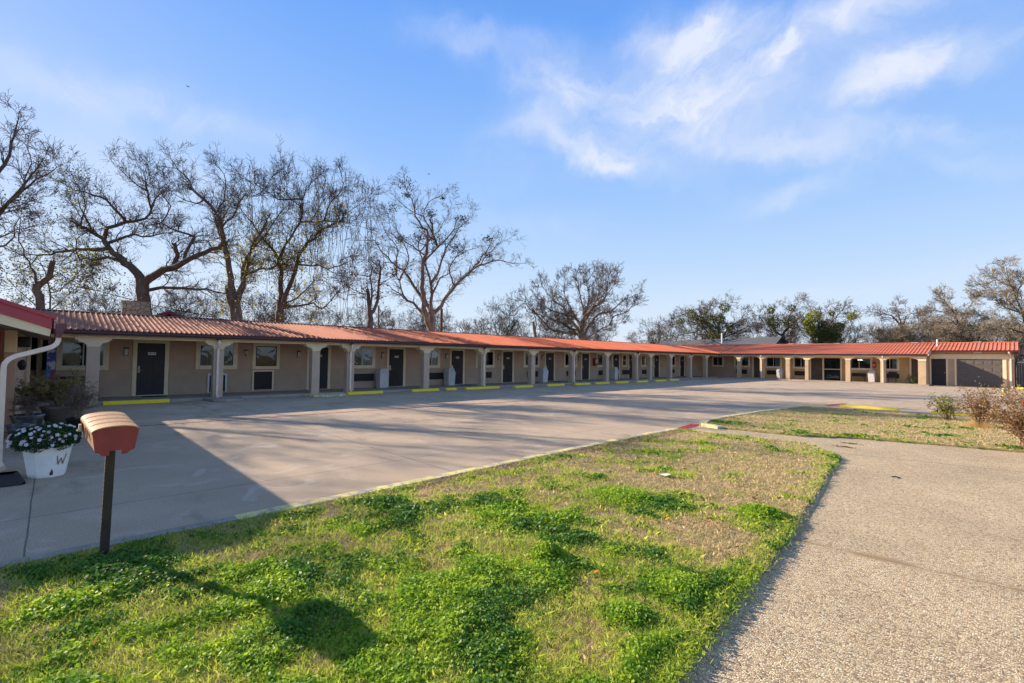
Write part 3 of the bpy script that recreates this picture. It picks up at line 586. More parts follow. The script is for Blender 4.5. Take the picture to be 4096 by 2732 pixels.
MB().tube([(-4.34, 52.2, 3.0), (-4.34, 52.2, 3.72)], .05, 10).build('vent_pipe', white_m, motel)
mb_ = MB().box(-.02, .26, 50.85, 51.1, 2.26, 2.66).build('meter_box', mat('meter_brown', (.12, .10, .075), None, 4, .6), motel)
MB().tube([(.02, 50.83, 2.33), (.05, 50.83, 2.42), (.13, 50.83, 2.48), (.24, 50.83, 2.48)], .012, 6).build('conduit', metal_m, mb_)
# walkways
o = MB().box(-23.1, -20.92, -9, 49.0, -.01, .1).build('walkway', walk_m); tag(o, kind='structure', label='raised concrete walkway under the long roof')
o = MB().box(-20.92, -4.6, 49.0, 51, -.01, .1).build('walkway', walk_m); tag(o, kind='structure', label='raised walkway along the short wing')
for y0, y1, mm, lb in ((4.1, 5.4, walk_m, 'concrete pad around a post'), (7.7, 9.4, yellow_w, 'yellow edged concrete pad by a post')):
    o = MB().prism([(-20.92, y0), (-20.0, y0 + .15), (-19.75, y0 + .5), (-19.8, y1 - .2), (-20.92, y1)], 'z', 0, .09).build('kerb', mm, bevel=.02); tag(o, kind='structure', label=lb)
# cream pipe; doorway shade painted as a flat dark sheet, left end
MB().box(WX, WX + .02, -.62, -.12, .1, 2.3).build('doorway', room_m, motel)
MB().tube([(WX + .15, -.32, .1), (WX + .15, -.32, 2.3)], .07, 10).build('pipe', cream, motel, True)

# ---------------------------------------------------------------- office in the left foreground
off = thing('office_building', (-15, -4, 0), 'motel office with red fascia and low overhanging eave at the left edge', 'building')
def oz(y): return 2.27 - .37 * y      # roof underside line, rising to the back
MB().add([(-20.4, .0, 2.27), (-10.3, .0, 2.27), (-10.3, -.95, 2.615), (-20.4, -.95, 2.615)], [(0, 1, 2, 3)]).add([(-20.4, -.95, 2.615), (-10.3, -.95, 2.615), (-10.3, -9.2, 2.4), (-20.4, -9.2, 2.4)], [(0, 1, 2, 3)]).build('roof', roof_m, off)
fasc = mat('fascia_red', (.47, .075, .09), (.42, .065, .08), 2, .5)
MB().prism([(.03, 2.245), (-.95, 2.60), (-9.2, 2.38), (-9.2, 2.44), (-.95, 2.66), (.03, 2.30)], 'x', -10.34, -10.24).build('rake_cap', fasc, off)
MB().prism([(-.02, 2.10), (-.95, 2.44), (-9.2, 2.22), (-9.2, 2.38), (-.95, 2.60), (-.02, 2.262)], 'x', -10.36, -10.27).build('fascia', fasc, off)
MB().prism([(-.04, 1.985), (-.95, 2.27), (-9.2, 2.05), (-9.2, 2.22), (-.95, 2.44), (-.03, 2.10)], 'x', -10.40, -10.30).build('barge_board', cream, off)
MB().add([(-20.4, -.03, 2.06), (-10.4, -.03, 2.06), (-10.4, -.6, 2.20), (-20.4, -.6, 2.20)], [(3, 2, 1, 0)]).add([(-15.2, -.6, 2.20), (-10.4, -.6, 2.20), (-10.4, -6, 2.20), (-15.2, -6, 2.20)], [(3, 2, 1, 0)]).build('soffit', sof, off)
gm2 = mat('gutter_plum', (.17, .06, .065), None, 3, .4)
MB().prism([(.02, 2.05), (.10, 2.05), (.14, 2.12), (.155, 2.19), (.02, 2.19)], 'x', -20.3, -10.28).build('gutter', gm2, off)
MB().box(-10.40, -10.30, .025, .10, 1.97, 2.05).build('gutter_outlet', gm2, off)
dpts = [(-10.35, .06, 2.0), (-10.35, .06, 1.93), (-10.34, .04, 1.87), (-10.32, -.01, 1.82), (-10.3, -.08, 1.79), (-10.24, -.40, 1.67), (-10.22, -.46, 1.63), (-10.2, -.50, 1.57), (-10.2, -.51, 1.5), (-10.2, -.51, .16), (-10.17, -.50, .1), (-10.08, -.47, .06)]
MB().tube(dpts, [.045] * 10 + [.05, .055], 4).build('downspout', downs_m, off)
for k in (-1, 0, 1): pass
MB().box(-21.8, -15.2, -8, -.58, 0, 2.22).build('wall', stucco_up, off)
MB().box(-21.9, -21.78, -.58, -.50, 0, 2.25).build('corner_trim', cream, off)
MB().box(-15.2, -15.0, -.76, -.57, 0, 1.72).build('pillar', stucco_up, off, bevel=.01)
MB().box(-15.2, -15.0, -.76, -.57, 1.72, 2.2).build('pillar', cream, off, bevel=.01)
MB().box(-14.9, -14.75, -.98, -.80, 0, 2.15).build('post', red_m, off)
MB().box(-16.2, -15.7, -.58, -.38, 1.84, 2.08).build('wall_lamp', black_m, off, bevel=.02)
MB().lathe([(.0, 1.3), (.05, 1.32), (.08, 1.42), (.07, 1.5), (.02, 1.55)], (-15.9, -.5), 10).build('wall_lamp', black_m, off)

# vending machine in the gap
vm = thing('vending_machine', (-22.4, -.05, .1), 'blue vending machine with red and white swirls beside the first window', 'vending machine')
MB().box(-22.75, -22.1, -.14, .10, .1, 1.86).build('cabinet', mat('vend_blue', (.02, .09, .28), (.10, .22, .45), 4, .4), vm, bevel=.01)
swr = mat('vend_swirl', (.5, .5, .55), (.03, .08, .25), 5, .4, lo=.45, hi=.5)
MB().box(-22.105, -22.09, -.12, .08, 1.15, 1.8).build('panel', swr, vm); MB().box(-22.105, -22.088, -.02, .07, .75, 1.12).build('panel', red_m, vm)

# ---------------------------------------------------------------- wheel stops
def stop_along_y(yc, ln, x, label):
    t = thing('wheel_stop', (x, yc, 0), label, 'wheel stop', 'yellow concrete wheel stops')
    pr = [(-.11, 0), (.11, 0), (.075, .10), (.045, .125), (-.045, .125), (-.075, .10)]
    MB().prism([(x + a, b + .002) for a, b in pr], 'y', yc - ln / 2, yc + ln / 2).build('block', yellow_m, t, bevel=.012)
    for s in (-1, 1): MB().lathe([(.022, .124), (.022, .131)], (x, yc + s * ln * .32), 8).build('bolt', black_m, t)
def stop_along_x(x0, x1, y, label):
    t = thing('wheel_stop', ((x0 + x1) / 2, y, 0), label, 'wheel stop', 'yellow concrete wheel stops')
    pr = [(-.11, 0), (.11, 0), (.075, .10), (.045, .125), (-.045, .125), (-.075, .10)]
    MB().prism([(y + a, b + .002) for a, b in pr], 'x', x0, x1).build('block', yellow_m, t, bevel=.012)
    for s in (-.32, .32): MB().lathe([(.022, .124), (.022, .131)], ((x0 + x1) / 2 + s * (x1 - x0), y), 8).build('bolt', black_m, t)
ws = [(2.15, 1.8, -21.2 + .45, 'wheel stop in front of the leftmost motel door, behind the mailbox'),
      (10.35, 1.7, -20.45, 'wheel stop in front of the first window with pale curtains'),
      (13.6, 1.6, -20.5, 'wheel stop just right of the nearest grey trash bin'),
      (15.15, .65, -20.45, 'short stub of a wheel stop, the shortest of them all'),
      (17.2, 2.4, -20.3, 'longest wheel stop, in front of the fourth motel door'),
      (20.05, 1.5, -19.95, 'wheel stop before the sixth window, left of the wide gap in the row'),
      (23.0, 1.6, -20.05, 'wheel stop left of the post with the second fully visible downspout'),
      (25.6, 1.6, -19.95, 'wheel stop in front of the door behind the third trash bin'),
      (27.7, 1.6, -19.85, 'wheel stop before the red fire cabinet'),
      (29.95, 1.6, -19.75, 'wheel stop before the fourth trash bin on the long walkway'),
      (32.6, 1.6, -19.7, 'wheel stop in front of the narrow double hung window'),
      (35.3, 1.6, -19.65, 'wheel stop second from the far end of the row'),
      (38.0, 1.6, -19.9, 'farthest wheel stop of the long row, near the inner corner')]
for a, b, c, d in ws: stop_along_y(a, b, c, 'yellow ' + d)
stop_along_x(-4.66, -2.92, 22.0, 'bright yellow sunlit wheel stop behind the dry lawn strip, left of the rose bushes')
stop_along_x(-2.0, -.25, 21.85, 'bright yellow wheel stop behind the small green rose bush')
stop_along_x(.03, 1.85, 50.2, 'yellow wheel stop beyond the garage at the right edge')
stop_along_x(.35, 2.2, 21.4, 'yellow wheel stop mostly hidden behind the big rose bush')

# ---------------------------------------------------------------- trash bins
def bin_(x, y, rz, label, lid=can_m):
    t = thing('trash_bin', (x, y, .1), label, 'trash bin', 'grey trash bins on the walkways')
    def B(z0, z1, a, b): # tapered
        return MB().add([(x - a, y - a, z0), (x + a, y - a, z0), (x + a, y + a, z0), (x - a, y + a, z0), (x - b, y - b, z1), (x + b, y - b, z1), (x + b, y + b, z1), (x - b, y + b, z1)],
                        [(3, 2, 1, 0), (4, 5, 6, 7), (0, 1, 5, 4), (1, 2, 6, 5), (2, 3, 7, 6), (3, 0, 4, 7)])
    B(.1, .80, .215, .25).build('body', can_m, t, bevel=.012)
    l = B(.80, .83, .265, .265); l.v += []; l.build('rim', can_m, t)
    hood = B(.83, 1.10, .255, .17).build('hood', lid, t, bevel=.02)
    # flap on the tapered face towards the lot
    MB().add([(x + .252, y - .16, .86), (x + .252, y + .16, .86), (x + .19, y + .13, 1.06), (x + .19, y - .13, 1.06)], [(0, 1, 2, 3)]).build('flap', mat('bin_flap', (.55, .55, .56), None, 4, .6), hood)
    t.rotation_euler = (0, 0, rz); return t
bin_(-22.62, 12.35, 0, 'grey trash bin standing between the curtained window and the third door')
bin_(-22.62, 16.65, .05, 'grey trash bin standing left of the fourth motel door')
bin_(-22.2, 24.2, -.05, 'grey trash bin half in front of a door, third along the long walkway')
bin_(-22.2, 32.6, 0, 'grey trash bin farthest along the long walkway, past the red fire cabinet')
bin_(-15.5, 50.3, -1.5708, 'pale sunlit trash bin beside the curtained window of the short wing')
bin_(-8.4, 50.45, -1.5708, 'white grey bin under the red extinguisher box of the short wing')

# fire extinguisher cabinets
fc = thing('fire_cabinet', (-23.0, 31.15, 1.2), 'red fire extinguisher box on the wall of the long wing', 'fire extinguisher box')
MB().box(-23.05, -22.85, 30.95, 31.3, 1.2, 1.78).build('case', red_m, fc, bevel=.01); MB().box(-22.85, -22.84, 31.0, 31.25, 1.4, 1.7).build('label_plate', white_m, fc)
fc = thing('fire_cabinet', (-8.2, 50.9, 1.2), 'red fire extinguisher box on the golden wall of the short wing', 'fire extinguisher box')
MB().box(-8.42, -8.2, 50.75, 50.94, 1.3, 1.82).build('case', red_m, fc, bevel=.01); MB().lathe([(.0, 1.45), (.05, 1.47), (.05, 1.6), (0, 1.62)], (-8.31, 50.73), 10).build('extinguisher', white_m, fc)
# door mats
for y, lb in ((2.45, 'black door mat at the leftmost motel door'), (25.5, 'black door mat behind the third trash bin'), (17.2, 'black door mat at the fourth door')):
    tag(MB().box(-22.75, -22.15, y, y + .75, .1, .112).build('door_mat', black_m), lb, 'door mat')
# things along the short wing walkway
b = thing('bench', (-9.4, 50.4, .1), 'dark bench below the lit window of the short wing', 'bench')
MB().box(-9.95, -8.85, 50.3, 50.65, .5, .55).build('seat', black_m, b); MB().box(-9.95, -8.85, 50.65, 50.7, .5, .82).build('backrest', black_m, b)
for x in (-9.9, -8.95): MB().box(x, x + .05, 50.32, 50.68, .1, .5).build('leg', black_m, b)
pl = thing('potted_plant', (-5.75, 49.9, .1), 'green plant in a pot by the last brown door of the short wing', 'potted plant')
MB().lathe([(.14, .1), (.2, .4), (.22, .42)], (-5.7, 49.9), 14).build('pot', mat('pot_teal', (.10, .15, .12), None, 4, .6), pl, True)
c = rng.normal(size=(500, 3)) * (.17, .17, .15) + (-5.7, 49.9, .55); fast('foliage', leaves(c, np.full(500, .03)), 4, leaf_g, pl)
gl_ = thing('glider_chair', (-7.0, 50.3, .1), 'dark metal chair beside the yellowish wall trim of the short wing', 'chair')
MB().box(-7.3, -6.75, 50.1, 50.55, .5, .54).build('seat', black_m, gl_); MB().box(-7.3, -6.75, 50.55, 50.59, .54, 1.0).build('backrest', black_m, gl_)
for x in (-7.29, -6.79):
    for y in (50.11, 50.52): MB().box(x, x + .03, y, y + .03, .1, .5).build('leg', black_m, gl_)
# small pale round-topped post on the lot near the right end
bo = thing('bollard', (-.44, 36.5, 0), 'thin yellow bollard seen above the rose bushes', 'bollard')
MB().tube([(-.44, 36.5, 0), (-.43, 36.55, .44)], .045, 10).build('post', yellow_m, bo, True); MB().lathe([(.047, .435), (.047, .47), (.03, .49)], (-.43, 36.55), 10).build('cap', white_m, bo)
# fence beyond the garage
fn = thing('fence', (1, 52, 0), 'brown grey panel fence with gate beyond the garage', 'fence')
fm = mat('fence_brown', (.20, .17, .14), (.15, .13, .11), 4, .9)
MB().box(-.02, .08, 51.4, 51.5, 0, 1.95).build('post', door_m, fn)
g_ = MB()
for k in range(4): g_.box(.10 + k * .13, .22 + k * .13, 51.42, 51.45, .03, 1.8)
g_.build('gate', mat('gate_grey', (.09, .085, .08), None, 4, .8), fn)
g_ = MB()
for k in range(40): g_.box(.66 + k * .15, .79 + k * .15, 51.42, 51.45, .03, 1.8)
g_.build('panel', fm, fn)
MB().box(.08, 6.7, 51.4, 51.47, 1.80, 1.86).build('rail', door_m, fn)

# ---------------------------------------------------------------- mailbox
mbx = thing('mailbox', (-5.16, .36, .05), 'reddish brown mailbox with arched tan roof on a dark metal post', 'mailbox')
ORG_m = ORG[mbx]
mred = mat('mailbox_red', (.36, .065, .055), (.25, .05, .045), 11, .55, .15, 200, det=8, lo=.3, hi=.75)
mtan = mat('mailbox_tan', (.60, .34, .17), (.47, .25, .12), 22, .7, .15, 200, stretch=(1, .35, 1))
A_ = math.radians(7)
YW = math.radians(5)
def T(lx, ly, lz):       # mailbox frame: tipped slightly towards +x
    lx, ly = lx * math.cos(YW) - ly * math.sin(YW), lx * math.sin(YW) + ly * math.cos(YW)
    return (-5.10 + lx * math.cos(A_) + lz * math.sin(A_), .357 + ly, 1.11 - lx * math.sin(A_) + lz * math.cos(A_))
def tprism(prof_, x0, x1):
    n = len(prof_); m = MB(); m.add([T(x0, a, b) for a, b in prof_] + [T(x1, a, b) for a, b in prof_], [tuple(range(n)), tuple(range(n, 2 * n))[::-1]] + [(i, i + n, (i + 1) % n + n, (i + 1) % n) for i in range(n)]); return m
def arch(hw, z0, h, n=18): return [(hw * math.cos(math.pi * k / n), z0 + h * math.sin(math.pi * k / n) ** .85) for k in range(n + 1)]
X0, X1 = -.25, .25
side = [(-.120, -.085), (-.140, .055)]
body = tprism([(-.120, -.085), (.120, -.085), (.138, .055)] + arch(.138, .055, .040)[1:-1] + [(-.138, .055)], X0, X1 - .012); body.build('body', mtan, mbx)
end = [(-.122, -.09), (-.095, -.10), (-.085, -.118), (-.078, -.125), (-.035, -.125), (-.035, -.09), (.042, -.09), (.042, -.125), (.075, -.125), (.09, -.105), (.122, -.09), (.141, .055)] + arch(.141, .055, .043)[1:-1] + [(-.141, .055)]
tprism(end, X1 - .012, X1).build('end_panel', mred, mbx)
fl = [(-.125, -.09), (.125, -.09), (.150, .06)] + arch(.150, .06, .052)[1:-1] + [(-.150, .06)]
dr = tprism(fl, X0 - .018, X0 - .001).build('door', mred, mbx)
rf = MB(); a0 = arch(.150, .056, .046, 22); a1 = arch(.150, .063, .048, 22); nn = len(a0)
rf.add([T(X0 - .01, *p) for p in a0] + [T(X1 + .012, *p) for p in a0] + [T(X0 - .01, *p) for p in a1] + [T(X1 + .012, *p) for p in a1],
       sum([[(i, i + 1, i + 1 + nn, i + nn), (i + 2 * nn, i + 3 * nn, i + 1 + 3 * nn, i + 1 + 2 * nn), (i + nn, i + 1 + nn, i + 1 + 3 * nn, i + 3 * nn), (i, i + 2 * nn, i + 1 + 2 * nn, i + 1)] for i in range(nn - 1)], [])
       + [(0, nn, 3 * nn, 2 * nn), (nn - 1, 3 * nn - 1, 4 * nn - 1, 2 * nn - 1)])
rfo = rf.build('roof', mtan, mbx)
gv = MB()
for k in range(3):
    lx = -.14 + k * .13; a2 = arch(.147, .0655, .0495, 22)[2:-2]
    for p, q in zip(a2, a2[1:]): gv.add([T(lx, *p), T(lx + .011, *p), T(lx + .011, *q), T(lx, *q)], [(0, 1, 2, 3)])
gv.build('seam', mat('seam_dark', (.12, .06, .03)), rfo)
MB().add([T(X0 - .02, -.145, -.03), T(X0 + .01, -.145, -.03), T(X0 + .01, -.145, .02), T(X0 - .02, -.145, .02), T(X0 - .02, -.16, -.03), T(X0 + .01, -.16, -.03), T(X0 + .01, -.16, .02), T(X0 - .02, -.16, .02)],
         [(0, 1, 2, 3), (4, 7, 6, 5), (0, 3, 7, 4), (1, 5, 6, 2), (3, 2, 6, 7), (0, 4, 5, 1)]).tube([T(X0 - .01, -.15, -.025), T(X0 - .06, -.16, -.045)], [.018, .008], 8).build('flag', mat('flag_ivory', (.7, .68, .5), None, 5, .5), mbx)
lt = MB()
for lx, lz in ((.02, .0), (-.06, .02)): lt.add([T(lx - .03, -.139, lz - .03), T(lx + .03, -.139, lz - .03), T(lx + .03, -.141, lz + .025), T(lx - .03, -.141, lz + .025)], [(0, 1, 2, 3)])
lt.build('hole', black_m, mbx)
pm = mat('post_bronze', (.06, .045, .03), (.04, .03, .022), 6, .6, .3, 90)
ps = MB()
b0, t0 = Vector((-5.16, .355, -.05)), Vector((-5.15, .372, 1.0))
for s in (0,):
    w = .030
    ps.add([(p.x + a, p.y + b, p.z) for p in (b0, t0) for a, b in ((-w, -w), (w, -w), (w, w), (-w, w))], [(3, 2, 1, 0), (4, 5, 6, 7), (0, 1, 5, 4), (1, 2, 6, 5), (2, 3, 7, 6), (3, 0, 4, 7)])
po = ps.build('post', pm, mbx)
hl = MB()
for k in range(24):
    z = .12 + k * .036; y = .355 + (.017) * (z + .05) / 1.05 - .0305
    hl.box(-5.15, -5.138, y - .001, y + .002, z, z + .018)
hl.build('hole', mat('hole_light', (.5, .42, .3)), po)

# ---------------------------------------------------------------- planter, pots, diverter
pt = thing('flower_tub', (-9.48, .0, 0), 'white octagonal tub with a gold letter W, full of pink and white flowers', 'planter')
wt = mat('tub_white', (.90, .86, .80), (.75, .70, .64), 5, .6, .1, 50, lo=.45, hi=.8)
MB().lathe([(.20, 0), (.205, .02), (.265, .39), (.285, .395), (.29, .43), (.255, .435), (.25, .38), (.0, .37)], (-9.48, .0), 8, rot=math.radians(22.5 - 8)).build('tub', wt, pt, bevel=.006)
MB().lathe([(.0, .37), (.24, .37), (.24, .385), (.0, .40)], (-9.48, .0), 8).build('soil', mat('soil_dark', (.03, .02, .015)), pt)
def rel(ang, z, r_=None):  # point on the tub face
    r = (.20 + (.265 - .20) * z / .39) * math.cos(math.radians(22.5)) + .004
    return r
# gold W on the right front face (normal about +x +y)
fa = math.radians(45 - 8); nx, ny = math.cos(fa), math.sin(fa); tx, ty = -ny, nx
def onface(u, z, d=.003):
    r = (.205 + (.265 - .205) * z / .39) * math.cos(math.radians(22.5)) + d
    return (-9.48 + nx * r + tx * u, ny * r + ty * u, z)
wm = MB(); pw = [(-.055, .30), (-.03, .17), (0, .26), (.03, .17), (.06, .31)]
for (a, za), (b, zb) in zip(pw, pw[1:]): wm.add([onface(a - .008, za), onface(a + .008, za), onface(b + .008, zb), onface(b - .008, zb)], [(0, 1, 2, 3)])
wm.build('letter', mat('gold_paint', (.35, .26, .10), None, 4, .5), pt)
fb = math.radians(0 - 8); nx, ny = math.cos(fb), math.sin(fb); tx, ty = -ny, nx
chp = MB(); chp.add([onface(.06, .03), onface(.085, .04), onface(.09, .08), onface(.075, .13), onface(.065, .09), onface(.05, .06)], [(0, 1, 2, 3, 4, 5)]); chp.build('paint_chip', mat('rust', (.16, .05, .03)), pt)
nl = 4200; u = rng.normal(size=(nl, 3)); u /= np.linalg.norm(u, axis=1)[:, None]; u *= rng.uniform(.55, 1, (nl, 1)) ** .4
c = u * (.36, .37, .20) + (-9.46, -.02, .52); c[:, 2] += .04 * np.sin(c[:, 0] * 19) * np.cos(c[:, 1] * 17); c = c[c[:, 2] > .36]
fast('foliage', leaves(c, rng.uniform(.010, .018, len(c)), .3), 4, mat('petunia_leaf', (.035, .10, .02), (.02, .06, .015), 20, .6, trans=.3), pt)
pmw = mat('petal_white', (.80, .74, .76), (.7, .6, .66), 30, .6, trans=.3); pmp = mat('petal_pink', (.62, .38, .46), (.7, .52, .58), 30, .6, trans=.3)
nf = 0
while nf < 58:
    th = random.uniform(-1.9, 1.9); ph = random.uniform(-.25, 1.2)
    n_ = Vector((math.cos(th) * math.cos(ph), math.sin(th) * math.cos(ph), math.sin(ph)))
    if n_.x < .0 and ph < .3: continue
    p = Vector((-9.46 + n_.x * .38, -.02 + n_.y * .39, .52 + n_.z * .215)); n_ = (n_ + Vector((.5, 0, .3))).normalized()
    a = n_.cross(Vector((0, 0, 1))).normalized(); b_ = n_.cross(a); r = random.uniform(.017, .027); m = MB()
    for k in range(10):
        t1 = math.pi * k / 5; t2 = math.pi * (k + 1) / 5; r1 = r * (1.15 if k % 2 else .8); r2 = r * (.8 if k % 2 else 1.15)
        m.add([p, p + (a * math.cos(t1) + b_ * math.sin(t1)) * r1 + n_ * .004, p + (a * math.cos(t2) + b_ * math.sin(t2)) * r2 + n_ * .004], [(0, 1, 2)])
    m.build('flower', pmp if random.random() < .35 else pmw, pt); nf += 1
def pot(name, x, y, r0, r1, h, m, label, z=0):
    t = thing(name, (x, y, z), label, 'plant pot')
    MB().lathe([(r0, z), (r1 * .97, z + h * .88), (r1 * 1.05, z + h * .9), (r1 * 1.05, z + h), (r1 * .93, z + h), (r1 * .9, z + h * .85), (0, z + h * .84)], (x, y), 28).build('pot', m, t, True); return t
gp1 = mat('pot_taupe', (.20, .17, .15), (.13, .12, .11), 5, .7); dk = mat('pot_black', (.02, .02, .022), None, 4, .6)
marb = mat('pot_slate', (.10, .11, .13), (.26, .28, .30), 5, .6, det=8, lo=.5, hi=.6)
def shrub(t, c, s, nst, nlf, lm, sm, lsize=.02, seed=1, base=None, r0=.006):
    r = np.random.default_rng(seed); c = Vector(c); base = Vector(base) if base else Vector((c.x, c.y, c.z - s[2])); st = MB(); lf = []
    for i in range(nst):
        th = r.uniform(0, 6.28); rr = r.uniform(.2, 1); e = c + Vector((math.cos(th) * s[0] * rr, math.sin(th) * s[1] * rr, r.uniform(-.5, 1) * s[2]))
        m_ = base.lerp(e, .5) + Vector((r.normal() * .05, r.normal() * .05, .07)); st.tube([base + Vector((r.normal() * .02, r.normal() * .02, 0)), m_, e], [r0, r0 * .7, r0 * .35], 4, False)
        for j in range(6):
            q = m_.lerp(e, r.uniform(0, 1)); d = Vector(r.normal(size=3)) * max(s) * .28; d.z = abs(d.z) * .5
            st.tube([q, q + d * .5 + Vector((0, 0, .02)), q + d], [r0 * .45, r0 * .35, r0 * .2], 3, False)
            k_ = max(1, nlf // (nst * 6)); f = r.uniform(.2, 1, (k_, 1)); lf.append(np.array(q) + np.array(d) * f + r.normal(size=(k_, 3)) * .02)
    st.build('stems', sm, t)
    lf = np.concatenate(lf); fast('foliage', leaves(lf, r.uniform(.5, 1, len(lf)) * lsize, .2, .45, r=r), 4, lm, t)
fern = mat('leaf_dry_olive', (.36, .29, .11), (.18, .15, .06), 5, .8, trans=.3)
deadm = mat('leaf_dead', (.24, .18, .15), (.15, .12, .10), 5, .9, trans=.2)
stem_t = mat('stem_tan', (.30, .24, .17), None, 5, .9)
t = pot('potted_shrub', -15.35, .16, .2, .33, .5, gp1, 'wide taupe pot with a drooping olive brown shrub beside the office'); t['category'] = 'potted shrub'
shrub(t, (-15.3, -.05, .85), (.62, .55, .34), 44, 9000, fern, stem_t, .032, 3, (-15.35, .16, .42), .010)
MB().tube([(-15.3, .22, .4), (-15.32, .20, 1.0)], .012, 6).build('stake', white_m, t)
t = pot('potted_shrub', -14.1, .45, .15, .20, .32, dk, 'black pot with a dry brown leafless looking shrub'); t['category'] = 'potted shrub'
shrub(t, (-14.1, .46, .68), (.36, .34, .33), 40, 7000, deadm, stem_t, .018, 4, (-14.1, .45, .28))
t = pot('potted_shrub', -15.0, -.35, .2, .27, .36, marb, 'slate coloured pot with dark dead stems behind the white tub'); t['category'] = 'potted shrub'
shrub(t, (-15.0, -.35, .55), (.3, .25, .25), 26, 2500, deadm, stem_t, .02, 5, (-15.0, -.35, .32))
pot('plant_pot', -14.2, -.42, .17, .22, .24, marb, 'low slate pot nearest the office pillar')
pot('plant_pot', -13.9, .18, .075, .105, .19, mat('pot_lime', (.25, .55, .03), None, 4, .5), 'small bright lime green plant pot')
dv = MB().add([(-9.75, -.62, .015), (-9.75, -.30, .015), (-9.0, -.20, .01), (-9.0, -.66, .01), (-9.75, -.62, .07), (-9.75, -.30, .07), (-9.0, -.20, .05), (-9.0, -.66, .05), (-9.75, -.58, .02), (-9.75, -.34, .02), (-9.0, -.25, .014), (-9.0, -.61, .014)],
              [(0, 1, 2, 3), (1, 0, 4, 5), (2, 1, 5, 6), (0, 3, 7, 4), (6, 5, 9, 10), (4, 7, 11, 8), (8, 11, 10, 9), (5, 4, 8, 9)])
tag(dv.build('splash_block', mat('block_brown', (.07, .06, .055), None, 6, .8), bevel=.01), 'dark brown splash tray under the office downspout', 'splash block')

# ---------------------------------------------------------------- trees
CF = -(ROT.inverted() @ Vector((0, 0, 0))).z
def p3(x, y, depth):     # a point at a given distance ahead of the lens
    d = ROT @ Vector(((x - 2048) / 1921, (1366 - y) / 1921, -1)); return np.array(CAM + d * depth)
def unit(v): return v / (np.linalg.norm(v) + 1e-9)
class Tree:
    def __init__(s, seed): s.r = np.random.default_rng(seed); s.seg = []; s.big = []; s.tips = []
    def curve(s, pts, r0, r1, big=True, wob=.0):
        P = np.array(pts, float); out = []
        for i in range(len(P) - 1):
            a = P[max(i - 1, 0)]; b = P[i]; c = P[i + 1]; d = P[min(i + 2, len(P) - 1)]
            m = max(2, int(np.linalg.norm(c - b) / .45))
            for k in range(m):
                t = k / m; out.append(.5 * ((2 * b) + (-a + c) * t + (2 * a - 5 * b + 4 * c - d) * t * t + (-a + 3 * b - 3 * c + d) * t ** 3))
        out.append(P[-1]); out = np.array(out); out[1:-1] += s.r.normal(size=out[1:-1].shape) * wob
        R = np.linspace(0, 1, len(out)); R = r0 + (r1 - r0) * R ** .8
        if big: s.big.append((out, R))
        return out, R
    def twig(s, p, d, ln, r, lev, par):
        n = par['n'][lev]; st = ln / n; pts = [p]; dd = unit(d)
        for i in range(n):
            dd = unit(dd + s.r.normal(size=3) * par['wig'] + np.array([0, 0, par['up']])); q = pts[-1] + dd * st
            ra = max(par['rmin'], r * (1 - i / n * .75)); rb = max(par['rmin'], r * (1 - (i + 1) / n * .75)); s.seg.append((pts[-1], q, ra, rb)); pts.append(q)
            if lev + 1 < len(par['n']) and i > 0 or (lev + 1 < len(par['n']) and n <= 3):
                for _ in range(par['k'][lev]):
                    if s.r.random() < par['p']:
                        ax = unit(np.cross(dd, s.r.normal(size=3))); a = s.r.uniform(.45, 1.0)
                        s.twig(q, dd * math.cos(a) + ax * math.sin(a), ln * s.r.uniform(.35, .62), max(par['rmin'], rb * .6), lev + 1, par)
        s.tips.append(pts[-1])
    def clothe(s, line, par, every=.4, start=.15, ln=1.36, cen=None):
        out, R = line; L_ = 0; nxt = 0; tot = np.linalg.norm(np.diff(out, axis=0), axis=1).sum()
        for i in range(1, len(out)):
            L_ += np.linalg.norm(out[i] - out[i - 1])
            while L_ > nxt + tot * start:
                nxt += every * s.r.uniform(.6, 1.4); d = unit(out[i] - out[i - 1]); ax = unit(np.cross(d, s.r.normal(size=3))); a = s.r.uniform(.5, 1.15)
                dv = d * math.cos(a) + ax * math.sin(a)
                if cen is not None: dv = dv + unit(out[i] - cen) * .4
                s.twig(out[i], dv, ln * s.r.uniform(.5, 1.1), min(R[i] * .5, .034), 0, par)
        if R[-1] < .06: s.twig(out[-1], out[-1] - out[-2], ln * .7, R[-1], 0, par)
    def build(s, t, bm, tm, n=3):
        mb = MB()
        for out, R in s.big: mb.tube([Vector(p) for p in out], list(R), 8, False)
        mb.build('trunk', bm, t, True)
        if not s.seg: return
        a = np.array([x[0] for x in s.seg]); b = np.array([x[1] for x in s.seg]); ra = np.array([x[2] for x in s.seg]); rb = np.array([x[3] for x in s.seg])
        d = b - a; d /= np.linalg.norm(d, axis=1)[:, None] + 1e-9
        u = np.cross(d, np.array([.3, .8, .5])); u /= np.linalg.norm(u, axis=1)[:, None]; v = np.cross(d, u)
        q = []
        for k in range(n):
            t1, t2 = 2 * math.pi * k / n, 2 * math.pi * (k + 1) / n
            c1 = u * math.cos(t1) + v * math.sin(t1); c2 = u * math.cos(t2) + v * math.sin(t2)
            q.append(np.stack([a + c1 * ra[:, None], a + c2 * ra[:, None], b + c2 * rb[:, None], b + c1 * rb[:, None]], 1))
        fast('branches', np.concatenate(q).reshape(-1, 3), 4, tm, t)
PAR = dict(n=[6, 4, 3], k=[2, 2, 0], p=.8, wig=.22, up=.05, rmin=.006)
